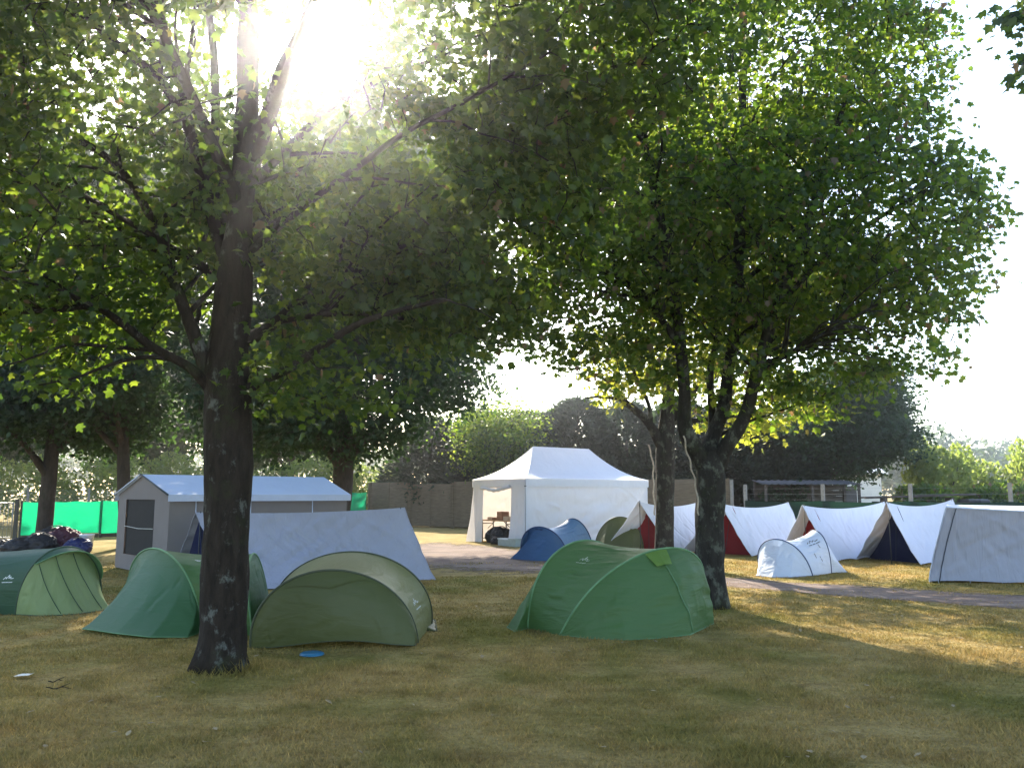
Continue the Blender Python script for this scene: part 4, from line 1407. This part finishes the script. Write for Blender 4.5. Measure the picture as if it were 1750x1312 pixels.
def pav(a, b, z=0.0):
    """a metres along the short side, b along the long side"""
    return PC + PU * a + PV * b + Vector((0, 0, z))


def pavilion():
    t = thing('pavilion', 'tall white party pavilion with hipped roof and open doorway', 'tent', tuple(pav(PW / 2, PL / 2)))
    e, vz, top = 2.12, 1.86, 3.26
    rl0, rl1 = pav(PW / 2, PL / 2 - 1.3, top), pav(PW / 2, PL / 2 + 1.3, top)
    cor = [pav(0, 0, e), pav(0, PL, e), pav(PW, PL, e), pav(PW, 0, e)]

    def slope(a, b, ra, rb, seed, nm='roof_panel'):
        g = quad(a, b, rb, ra, 30, 18)
        tt = np.linspace(0, 1, 18)
        g[:, :, 2] -= (.19 * 4 * tt * (1 - tt) ** 1.0)[None] * 1.0
        sheet(nm, wrinkle(g, .008, 3, 3, seed), M['pvc'], t)
    slope(cor[0], cor[1], rl0, rl1, 81)
    slope(cor[2], cor[3], rl1, rl0, 82)
    slope(cor[3], cor[0], rl0, rl0 + Vector((.001, 0, 0)), 83)
    slope(cor[1], cor[2], rl1, rl1 + Vector((.001, 0, 0)), 84)
    ctr = pav(PW / 2, PL / 2)
    for k in range(4):
        a, b = cor[k], cor[(k + 1) % 4]
        o = ((a + b) / 2 - ctr)
        o.z = 0
        o = o.normalized() * .02
        g = quad(a + o, b + o, Vector((b.x, b.y, vz)) + o, Vector((a.x, a.y, vz)) + o, 34, 5)
        sheet('valance', wrinkle(g, .016, 7, 1.2, 90 + k, (True, False)), M['pvc'], t)
    # walls
    for k, (a, b) in enumerate(((pav(.02, .02), pav(.02, PL - .02)), (pav(.02, PL - .02), pav(PW - .02, PL - .02)), (pav(PW - .02, PL - .02), pav(PW - .02, .02)))):
        g = quad(a + Vector((0, 0, 2.08)), b + Vector((0, 0, 2.08)), b + Vector((0, 0, .01)), a + Vector((0, 0, .01)), 100, 46)
        g = wrinkle(g, .07, 4, 3, 100 + k, (True, True), 2.2, .5)
        sheet('wall_panel', crease(g, rand_creases(16, 60 + k, (.02, .85), (.02, .6), (-.12, .2), (.1, .45), (.012, .03), (.03, .06))), M['pvc'], t)
    # doorway side: two gathered curtains and a rolled head flap
    for k, (a0, a1, fl0, fl1) in enumerate(((.02, .80, .0, .08), (2.38, PW - .02, -.02, .1))):
        tp = linres([pav(a0, .02, 2.08), pav(a1, .02, 2.08)], 22)
        md = linres([pav(a0, .0, 1.0), pav(a1 - (.08 if k == 0 else -.06), .0, 1.0)], 22)
        bt = linres([pav(a0 - fl0, -.03, .01), pav(a1 + fl1, -.22 if k else -.06, .01)], 22)
        s = np.linspace(0, 1, 20)[:, None, None]
        g = tp[None] * (1 - s) ** 2 + 2 * s * (1 - s) * md[None] + s ** 2 * bt[None]
        sheet('door_curtain', wrinkle(g, .04, 1.5, 5, 110 + k, (True, False)), M['pvc'], t)
    rl = catmull([pav(.78, -.05, 1.86), pav(1.1, -.06, 1.80), pav(1.6, -.06, 1.74), pav(2.1, -.06, 1.80), pav(2.42, -.05, 1.82)], 30)
    mb = MB().tube([Vector(p) for p in rl], [.055 + .012 * math.sin(i * 1.3) for i in range(30)], 9, .2, 3)
    mb.build('rolled_flap', M['pvc'], t)
    for a, b in ((.06, .06), (.06, PL - .06), (PW - .06, .06), (PW - .06, PL - .06)):
        MB().box(pav(a, b, 1.05), .05, .05, 2.1, math.atan2(.6, .8)).build('pole', M['steel'], t, False)
    for z in (1.95,):
        for a, b in ((pav(.06, .06, z), pav(.06, PL - .06, z)), (pav(PW - .06, .06, z), pav(PW - .06, PL - .06, z))):
            tube_obj('rail', [a, b], .018, M['steel'], t, 6)
    for q in (pav(-.03, -.03, vz + .01), pav(-.03, PL, vz)):
        MB().box(q, .05, .05, .025, .6).build('corner_strap', M['dark_mark'], t, False)
    rz = math.atan2(.6, .8)
    # table running along inside the doorway
    tb = thing('folding_table', 'brown folding trestle table inside the pavilion doorway', 'table', tuple(pav(2.1, .5)))
    MB().box(pav(2.1, .5, .73), .7, 1.75, .03, rz, 0, .006).build('table_top', M['wood_table'], tb, False)
    for b in (.45, ):
        pass
    for a in (1.4, 2.78):
        fr = MB()
        for b in (.27, .73):
            fr.tube([pav(a, b, 0), pav(a, b, .715)], [.02, .02], 8)
        fr.tube([pav(a, .27, .12), pav(a, .73, .12)], [.014] * 2, 6)
        fr.tube([pav(a, .27, .62), pav(a, .73, .62)], [.014] * 2, 6)
        fr.build('leg', M['dark_steel'], tb)
        tube_obj('brace', [pav(a, .5, .45), pav(2.1 + (a - 2.1) * .35, .5, .71)], .012, M['dark_steel'], tb, 6)

    def box(label, a, b, z, sx, sy, sz, mt, name='cardboard_box', cat='box', lidm=None, group=None):
        r = thing(name, label, cat, tuple(pav(a, b, z)), group)
        MB().box(pav(a, b, z + sz / 2), sx, sy, sz, rz, 0, .006).build('carton' if lidm is None else 'tub', M[mt], r, False)
        if lidm:
            MB().box(pav(a, b, z + sz + .012), sx + .03, sy + .03, .03, rz, 0, .008).build('lid', M[lidm], r, False)
        else:
            MB().box(pav(a, b, z + sz + .002), sx * .16, sy * 1.0, .004, rz).build('tape', M['cardboard_pale'], r, False)
        return r
    gb = 'cartons on the pavilion table'
    box('lower brown carton of the stack on the table', 1.78, .42, .745, .3, .32, .15, 'cardboard', group=gb)
    box('upper brown carton of the stack on the table', 1.8, .43, .90, .3, .3, .13, 'cardboard', group=gb)
    box('pale carton right of the stack on the table', 1.5, .4, .745, .2, .3, .13, 'cardboard_pale', group=gb)
    box('small low brown carton near the table middle', 2.15, .4, .745, .22, .2, .08, 'cardboard', group=gb)
    box('small pale carton at the open end of the table', 2.5, .45, .745, .2, .2, .09, 'cardboard_pale', group=gb)
    gt = 'tubs at the pavilion doorway'
    box('grey tub with pale lid, left of the pair on the ground at the doorway', 0.5, -.42, 0, .32, .4, .2, 'crate', 'storage_tub', 'tub', 'bucket', gt)
    box('pale tub with lid in the middle at the doorway', .14, -.5, 0, .3, .42, .2, 'crate', 'storage_tub', 'tub', 'bucket', gt)
    box('open grey tub next to the blue tent', -.2, -.55, 0, .3, .36, .22, 'crate', 'storage_tub', 'tub', 'crate', gt)


pavilion()


# ------------------------------------------------------------------ bags, bucket and small things
def bag(label, c, sx, sy, sz, mt, seed, strap=True, name='bag', cat='bag', rz=0., group=None):
    c = Vector(c)
    t = thing(name, label, cat, tuple(c), group)
    bm = bmesh.new()
    bmesh.ops.create_icosphere(bm, subdivisions=5, radius=1)
    R = Matrix.Rotation(rz, 3, 'Z')
    vs = []
    for v in bm.verts:
        p = v.co.copy()
        k = 1 + .16 * noise.noise(p * 1.6 + Vector((seed, 0, 0))) + .16 * (.4 - abs(noise.noise(p * 3.2 + Vector((0, seed, 0))))) + .14 * (.3 - abs(noise.noise(p * 5.5 + Vector((2, seed, 1))))) + .06 * noise.noise(p * 11)
        p = p * k
        q = Vector((p.x * sx, p.y * sy, max(p.z, -.55) * sz + .5 * sz))
        q = R @ q
        q.z = max(q.z, .0)
        vs.append(c + q)
    bm.verts.index_update()
    fs = [[v.index for v in f.verts] for f in bm.faces]
    obj('body', vs, fs, M[mt], t)
    bm.free()
    if strap:
        top = sz * 1.45
        pts = catmull([c + R @ Vector((-sx * .5, -.1 * sy, top * .82)), c + R @ Vector((-sx * .25, -.15 * sy, top * 1.08)), c + R @ Vector((sx * .25, -.15 * sy, top * 1.08)), c + R @ Vector((sx * .5, -.1 * sy, top * .82))], 14)
        tube_obj('handle', pts, .016, M['dark_steel'], t, 6)
    return t


def clutter():
    gp = 'heap of bags under the young tree'
    y = 23.6
    X = lambda px, yy: (px - 875) / 1400 * yy
    bag('flat black bag at the outer end of the heap', (X(22, y), y, 0), .42, .35, .22, 'bag_black', 1, True, group=gp)
    bag('low black bag in front of the young tree', (X(52, 23.2), 23.2, 0), .5, .4, .26, 'bag_black', 4, True, rz=.3, group=gp)
    bag('black bag against the foot of the young tree trunk', (X(82, 23.4), 23.4, 0), .45, .42, .36, 'bag_black', 9, True, rz=-.3, group=gp)
    bag('maroon bag on the top of the heap', (X(122, 24.2), 24.2, 0), .5, .42, .42, 'bag_maroon', 13, True, rz=.2, group=gp)
    bag('black holdall behind the maroon bag', (X(108, 25.0), 25.0, 0), .7, .35, .42, 'bag_black', 17, True, group=gp)
    bag('navy bag beside the pale bucket', (X(146, 23.3), 23.3, 0), .36, .36, .26, 'bag_navy', 21, True, group=gp)
    c = Vector((X(160, 23.9), 23.9, 0))
    t = thing('bucket', 'pale plastic bucket beside the heap of bags', 'bucket', tuple(c))
    MB().lathe(c, [(.001, .004), (.15, .004), (.19, .44), (.205, .45), (.205, .47), (.185, .47), (.145, .03), (.001, .03)]).build('tub', M['bucket'], t)
    a = [(c.x + .2 * math.cos(k), c.y - .03 - .12 * math.sin(k), .42 - .2 * math.sin(k)) for k in np.linspace(0, math.pi, 16)]
    tube_obj('handle', a, .006, M['steel'], t, 5)
    # bags inside the pavilion
    g2 = 'bags under the pavilion table'
    bag('dark bag under the table, outer one', pav(2.1, .3), .3, .3, .32, 'bag_black', 31, True, rz=.4, group=g2)
    bag('dark bag under the table next to the curtain', pav(1.65, .25), .36, .3, .34, 'bag_black', 35, True, group=g2)
    bag('small dark bag on the ground in front of the table', pav(1.25, -.2), .22, .2, .16, 'bag_black', 38, False, group=g2)
    # blue disc, paper, twigs
    c = G(533, 1119)
    MBd = MB().lathe(c, [(.001, .034), (.06, .034), (.098, .03), (.118, .02), (.124, .006), (.118, .004), (.112, .018), (.09, .024), (.001, .026)], 36)
    tag(MBd.build('flying_disc', M['disc'], None, True, tuple(c)), 'blue plastic flying disc lying on the grass before the olive tent', 'disc')
    c = G(40, 1158)
    g = quad(c + Vector((-.07, -.04, .02)), c + Vector((.075, -.05, .03)), c + Vector((.07, .05, .035)), c + Vector((-.06, .05, .02)), 12, 10)
    o = sheet('paper_scrap', wrinkle(g, .014, 2, 2, 5, (False, False)), M['paper'], None)
    tag(o, 'crumpled white paper scrap on the grass, left of the near maple', 'paper')
    for k, (px, py, ang, ln) in enumerate(((100, 1180, .1, .10), (95, 1168, .8, .06))):
        c = G(px, py)
        a = [c + Vector((math.cos(ang) * ln * s, math.sin(ang) * ln * s, .025 + .008 * math.sin(s * 5))) for s in np.linspace(-1, 1, 8)]
        tw = MB().tube(a, [.004, .005, .005, .005, .004, .004, .003, .002], 6)
        tw.tube([a[4], a[4] + Vector((.05, .05, .02))], [.004, .002], 5)
        tag(tw.build('twig', M['bark_near'], None, True, tuple(c)), ('longer dark twig lying level on the grass left of the maple' if k == 0 else 'short dark twig just behind the longer one'), 'twig')


clutter()


# ------------------------------------------------------------------ fences, screens, gate, sheds
def fences():
    # wavy-lap plank fence
    a, b = Vector((-7.4, 43.0, 0)), Vector((8.6, 32.3, 0))
    n = 7
    d = (b - a) / n
    u = d.normalized()
    rz = math.atan2(u.y, u.x)
    nrm = Vector((u.y, -u.x, 0))
    if nrm.y > 0:
        nrm = -nrm
    t = thing('plank_fence', 'weathered lap-panel timber fence with concrete posts behind the pavilion', 'fence', tuple((a + b) / 2))
    for k in range(n + 1):
        p = a + d * k
        MB().box(p + Vector((0, 0, 1.08)) + nrm * .02, .11, .12, 2.2, rz, 0, .01).build('post', M['concrete'] if k > 4 else M['wood'], t, False)
    for k in range(n):
        p = a + d * (k + .5)
        L = d.length - .13
        mb = MB()
        hgt = 2.2 - (.1 if k % 3 == 1 else 0)
        rows = 15
        for r in range(rows):
            z0 = .08 + (hgt - .1) * r / rows
            hh = (hgt - .1) / rows * 1.3
            m = 12
            vs = []
            for i in range(m + 1):
                q = p + u * (L * (i / m - .5))
                wv = .018 * noise.noise(Vector((i * .6 + k * 7, r * 3.1, 0)))
                lo = q + nrm * (.045 + wv * .5) + Vector((0, 0, z0 + wv))
                hi = q + nrm * .015 + Vector((0, 0, z0 + hh))
                vs += [lo, hi, lo - nrm * .012, hi - nrm * .012]
            fs = []
            for i in range(m):
                o = i * 4
                fs += [(o, o + 4, o + 5, o + 1), (o + 2, o + 3, o + 7, o + 6), (o, o + 2, o + 6, o + 4)]
            mb.add(vs, fs)
        mb.build('panel', M['wood'], t, False)
        for f in (-.48, 0, .48):
            MB().box(p + u * (L * f) + nrm * .06 + Vector((0, 0, hgt / 2 + .04)), .05, .03, hgt, rz).build('batten', M['wood'], t, False)
    # wire fence with dark net on the right
    a2, b2 = Vector((8.95, 31.7, 0)), Vector((20.4, 22.6, 0))
    n2 = 5
    d2 = (b2 - a2) / n2
    u2 = d2.normalized()
    rz2 = math.atan2(u2.y, u2.x)
    t = thing('net_fence', 'wire fence with concrete posts and dark green screening behind the ridge tents', 'fence', tuple((a2 + b2) / 2))
    for k in range(n2 + 1):
        p = a2 + d2 * k
        MB().box(p + Vector((0, 0, .98)), .12, .12, 2.0, rz2, 0, .012).build('post', M['concrete'], t, False)
        if k < n2:
            g = quad(p + Vector((0, 0, 1.38)), p + d2 + Vector((0, 0, 1.38)), p + d2 + Vector((0, 0, .02)), p + Vector((0, 0, .02)), 30, 10)
            g[:, :, 2] -= (.05 * np.sin(np.linspace(0, math.pi, 30)))[:, None] * np.linspace(1, 0, 10)[None]
            sheet('screen', wrinkle(g, .03, 4, 1, 130 + k) + np.array((-.05, -.08, 0)), M['net_dark'], t)
    for z in (1.42, 1.62, 1.82):
        tube_obj('wire', [a2 + Vector((0, -.07, z)), b2 + Vector((0, -.07, z))], .002, M['wire'], t, 4)
    # vivid green screen on the left
    pts = [Vector((-17.75, 30.0, 0)), Vector((-15.55, 31.4, 0)), Vector((-13.2, 34.0, 0)), Vector((-11.2, 36.9, 0)), Vector((-9.3, 39.8, 0)), Vector((-7.55, 42.6, 0))]
    t = thing('green_screen', 'vivid green shade net on dark posts between the gate and the house-shaped tent', 'fence', tuple(pts[1]))
    for k, p in enumerate(pts):
        MB().box(p + Vector((0, 0, .68)), .08, .08, 1.4, .5, 0, .006).build('post', M['dark_steel'], t, False)
        if k < len(pts) - 1:
            q = pts[k + 1]
            z1 = 1.34 + .03 * (k == 1) + (.35 if k > 2 else 0)
            g = quad(p + Vector((0, 0, z1)), q + Vector((0, 0, z1 + .02)), q + Vector((0, 0, .19)), p + Vector((0, 0, .15)), 30, 12)
            g[:, :, 2] -= (.03 * np.sin(np.linspace(0, 3 * math.pi, 30)) ** 2)[:, None] * np.linspace(1, 0, 12)[None]
            sheet('net', wrinkle(g, .02, 4, 2, 140 + k) + np.array((.05, -.05, 0)), M['net_green'], t)
            MB().box((p + q) / 2 + Vector((0, 0, .08)), (q - p).length - .1, .05, .15, math.atan2((q - p).y, (q - p).x)).build('kickboard', M['wood_dark'], t, False)
    # barred gate
    a3, b3 = Vector((-21.2, 29.2, 0)), Vector((-17.95, 30.0, 0))
    t = thing('barred_gate', 'grey metal barred gate at the left edge of the camp', 'gate', tuple((a3 + b3) / 2))
    u3 = (b3 - a3).normalized()
    MB().box(b3 + Vector((.02, 0, .72)), .12, .12, 1.44, .25, 0, .01).build('post', M['dark_steel'], t, False)
    MB().box(a3 + Vector((0, 0, .72)), .1, .1, 1.44, .25, 0, .01).build('post', M['dark_steel'], t, False)
    fr = MB()
    for z in (.08, 1.3):
        fr.tube([a3 + u3 * .08 + Vector((0, 0, z)), b3 - u3 * .1 + Vector((0, 0, z))], [.022] * 2, 8)
    for q in (a3 + u3 * .08, b3 - u3 * .1):
        fr.tube([q + Vector((0, 0, .05)), q + Vector((0, 0, 1.32))], [.022] * 2, 8)
    fr.build('frame', M['steel'], t)
    L = (b3 - a3).length - .2
    for k in range(1, 24):
        q = a3 + u3 * (.08 + L * k / 24)
        tube_obj('bar', [q + Vector((0, 0, .08)), q + Vector((0, 0, 1.3))], .009, M['steel'], t, 5)
    # chain-link boundary behind the screen
    a4, b4 = Vector((-30, 36.5, 0)), Vector((-12.5, 41.0, 0))
    t = thing('chain_link_fence', 'pale chain-link boundary fence behind the vivid green net', 'fence', tuple((a4 + b4) / 2))
    n4 = 7
    for k in range(n4 + 1):
        p = a4 + (b4 - a4) * (k / n4)
        MB().box(p + Vector((0, 0, .95)), .09, .09, 1.9, .25, 0, .01).build('post', M['concrete'], t, False)
    mb = MB()
    u4 = (b4 - a4).normalized()
    L4 = (b4 - a4).length
    o4 = Vector((0, -.06, 0))
    step = .16
    k = -2.0
    while k < L4:
        for sg in (0, 1):
            s0, s1 = k, k + 1.8
            if sg:
                s0, s1 = s1, s0
            q0, q1 = a4 + u4 * min(max(s0, 0), L4) + o4, a4 + u4 * min(max(s1, 0), L4) + o4
            z0 = .04 + (0 if s0 == min(max(s0, 0), L4) else abs(s0 - min(max(s0, 0), L4)))
            z1 = 1.84 - (0 if s1 == min(max(s1, 0), L4) else abs(s1 - min(max(s1, 0), L4)))
            if z1 > z0 + .05:
                mb.tube([q0 + Vector((0, 0, z0)), q1 + Vector((0, 0, z1))], [.0035] * 2, 3, cap=False)
        k += step
    mb.build('mesh', M['wire'], t, False)
    # white shed beyond the fence
    c = Vector((18.6, 51.0, 0))
    t = thing('white_shed', 'white-walled low building under the dark broad tree', 'building', tuple(c))
    MB().box(c + Vector((0, 0, 1.5)), 6.6, 4.0, 3.0, .15).build('wall', M['wall_white'], t, False)
    ax = Vector((math.cos(.15), math.sin(.15), 0))
    ay = Vector((-ax.y, ax.x, 0))
    rf = MB()
    pr = [(-2.3, 2.92), (0, 3.95), (2.3, 2.92), (2.3, 2.80), (0, 3.83), (-2.3, 2.80)]
    vs = [c + ax * s + ay * y + Vector((0, 0, z)) for s in (-3.6, 3.6) for y, z in pr]
    rf.add(vs, [tuple(range(5, -1, -1)), tuple(range(6, 12))] + [(i, (i + 1) % 6, 6 + (i + 1) % 6, 6 + i) for i in range(6)])
    rf.build('roof', M['wall_white'], t, False)
    for s in (-1.8, 1.2):
        w = MB().box(c + ax * s - ay * 2.02 + Vector((0, 0, 1.6)), .9, .06, 1.0, .15).build('window', M['tin'], t, False)
    # lean-to roof, timber stack and drum behind the net fence
    c = Vector((11.6, 32.4, 0))
    t = thing('lean_to', 'low lean-to with weathered sheet roof behind the net fence', 'shed', tuple(c))
    rf = MB()
    vs, fs = [], []
    m = 60
    for i in range(m + 1):
        x = -1.9 + 3.8 * i / m
        zz = .022 * math.sin(i * 1.57)
        vs += [c + Vector((x, -.6, 2.0 + zz)), c + Vector((x, 1.0, 2.18 + zz)), c + Vector((x, -.6, 1.985 + zz)), c + Vector((x, 1.0, 2.165 + zz))]
    for i in range(m):
        o = i * 4
        fs += [(o, o + 4, o + 5, o + 1), (o + 2, o + 3, o + 7, o + 6), (o, o + 2, o + 6, o + 4)]
    rf.add(vs, fs)
    rf.build('roof', M['tin'], t)
    for x in (-1.8, 0, 1.8):
        MB().box(c + Vector((x, -.5, .99)), .09, .09, 1.98).build('post', M['wood_dark'], t, False)
        MB().box(c + Vector((x, .9, 1.06)), .09, .09, 2.12).build('post', M['wood_dark'], t, False)
    wl = MB()
    for r in range(9):
        wl.box(c + Vector((0, .96 + .004 * (r % 2), .12 + r * .22)), 3.7, .03, .21)
    wl.build('wall', M['wood_dark'], t, False)
    gt = 'boards stacked behind the net fence'
    rr = random.Random(4)
    names = ['lowest grey board of the stack behind the net fence', 'second board up in the stack behind the net fence', 'third board up in the stack behind the net fence', 'fourth board up in the stack behind the net fence', 'fifth board up in the stack behind the net fence', 'topmost tilted board of the stack behind the net fence']
    for k in range(6):
        c = Vector((15.0 + rr.uniform(-.25, .25), 30.2, .25 + k * .26))
        r = thing('board_bundle', names[k], 'boards', tuple(c), gt)
        for j in range(3):
            MB().box(c + Vector((rr.uniform(-.1, .1), -.32 + .32 * j, .0)), 3.4 + rr.uniform(-.3, .3), .28, .06 + .02 * rr.random(), -.25 + rr.uniform(-.03, .03), rr.uniform(-.012, .012) if k < 5 else -.035, .006).build('board', M['wood_dark' if (k + j) % 3 else 'tin'], r, False)
        bl = MB()
        for q in (-1.1, 1.1):
            bl.box(c + Vector((q * .97, -q * .25, -.135)), .1, .9, .18, -.25)
        bl.build('bearer', M['wood_dark'], r, False)
    c = Vector((16.55, 29.7, .62))
    t = thing('barrel', 'black barrel lying on blocks at the end of the board stack', 'barrel', (c.x, c.y, 0))
    bm = MB()
    prof = [(.001, -.5), (.30, -.5), (.32, -.47), (.33, -.2), (.345, -.18), (.33, -.16), (.33, .16), (.345, .18), (.33, .2), (.32, .47), (.3, .5), (.001, .5)]
    bm.lathe((0, 0, 0), prof, 28)
    Rm = Matrix.Translation(c + Vector((0, 0, .5))) @ Matrix.Rotation(math.pi / 2, 4, 'Y') @ Matrix.Rotation(.25, 4, 'X')
    bm.v = [tuple(Rm @ Vector(v)) for v in bm.v]
    bm.build('drum', M['rubber'], t)
    bl = MB()
    for q in (-.3, .3):
        bl.box((c.x + q, c.y, .4), .12, .7, .8)
    bl.build('block', M['wood_dark'], t, False)


fences()

# ------------------------------------------------------------------ air added for sun glare
def glare_veil():
    hm, nt = mat_new('haze air')
    v = N(nt, 'ShaderNodeVolumePrincipled')
    v.inputs['Color'].default_value = (.93, .95, 1, 1)
    v.inputs['Density'].default_value = .0014
    v.inputs['Anisotropy'].default_value = .92
    o = N(nt, 'ShaderNodeOutputMaterial')
    nt.links.new(v.outputs[0], o.inputs['Volume'])
    b = MB().box((15, 110, 9), 700, 260, 20.5)  # invented scattering volume, makes the lens glare near the sun
    o = struct(b.build('glare_veil', hm, None, False), 'stuff')
    o['label'] = 'added air volume giving the glare veil around the sun'


glare_veil()
# ------------------------------------------------------------------ light
sd = ray(540, 42).normalized()
el = math.asin(sd.z)
az = math.atan2(sd.x, sd.y)
w = bpy.data.worlds.new('World')
scene.world = w
w.use_nodes = True
nt = w.node_tree
nt.nodes.clear()
sky = nt.nodes.new('ShaderNodeTexSky')
sky.sky_type = 'NISHITA'
sky.sun_disc = False
sky.sun_elevation = el
sky.sun_rotation = az
sky.air_density = 1.0
sky.dust_density = 1.2
sky.ozone_density = 1.0
bg = nt.nodes.new('ShaderNodeBackground')
bg.inputs['Strength'].default_value = .15
wo = nt.nodes.new('ShaderNodeOutputWorld')
nt.links.new(sky.outputs[0], bg.inputs['Color'])
nt.links.new(bg.outputs[0], wo.inputs['Surface'])
sun_d = bpy.data.lights.new('sun', 'SUN')
sun_d.energy = 4.2
sun_d.angle = math.radians(.55)
sun_d.color = (1.0, .9, .74)
sun = link(bpy.data.objects.new('sun', sun_d))
sun.rotation_euler = (-sd).to_track_quat('-Z', 'Y').to_euler()
sun.location = sd * 60

scene.view_settings.view_transform = 'Standard'
scene.view_settings.look = 'None'
scene.view_settings.exposure = 2.05
scene.view_settings.gamma = 1
scene.view_settings.use_curve_mapping = False
scene.render.engine = 'CYCLES'
cy = scene.cycles
cy.max_bounces = 8
cy.diffuse_bounces = 4
cy.glossy_bounces = 2
cy.transmission_bounces = 5
cy.transparent_max_bounces = 8
cy.use_denoising = True
cy.caustics_reflective = False
cy.caustics_refractive = False
cy.sample_clamp_indirect = 6
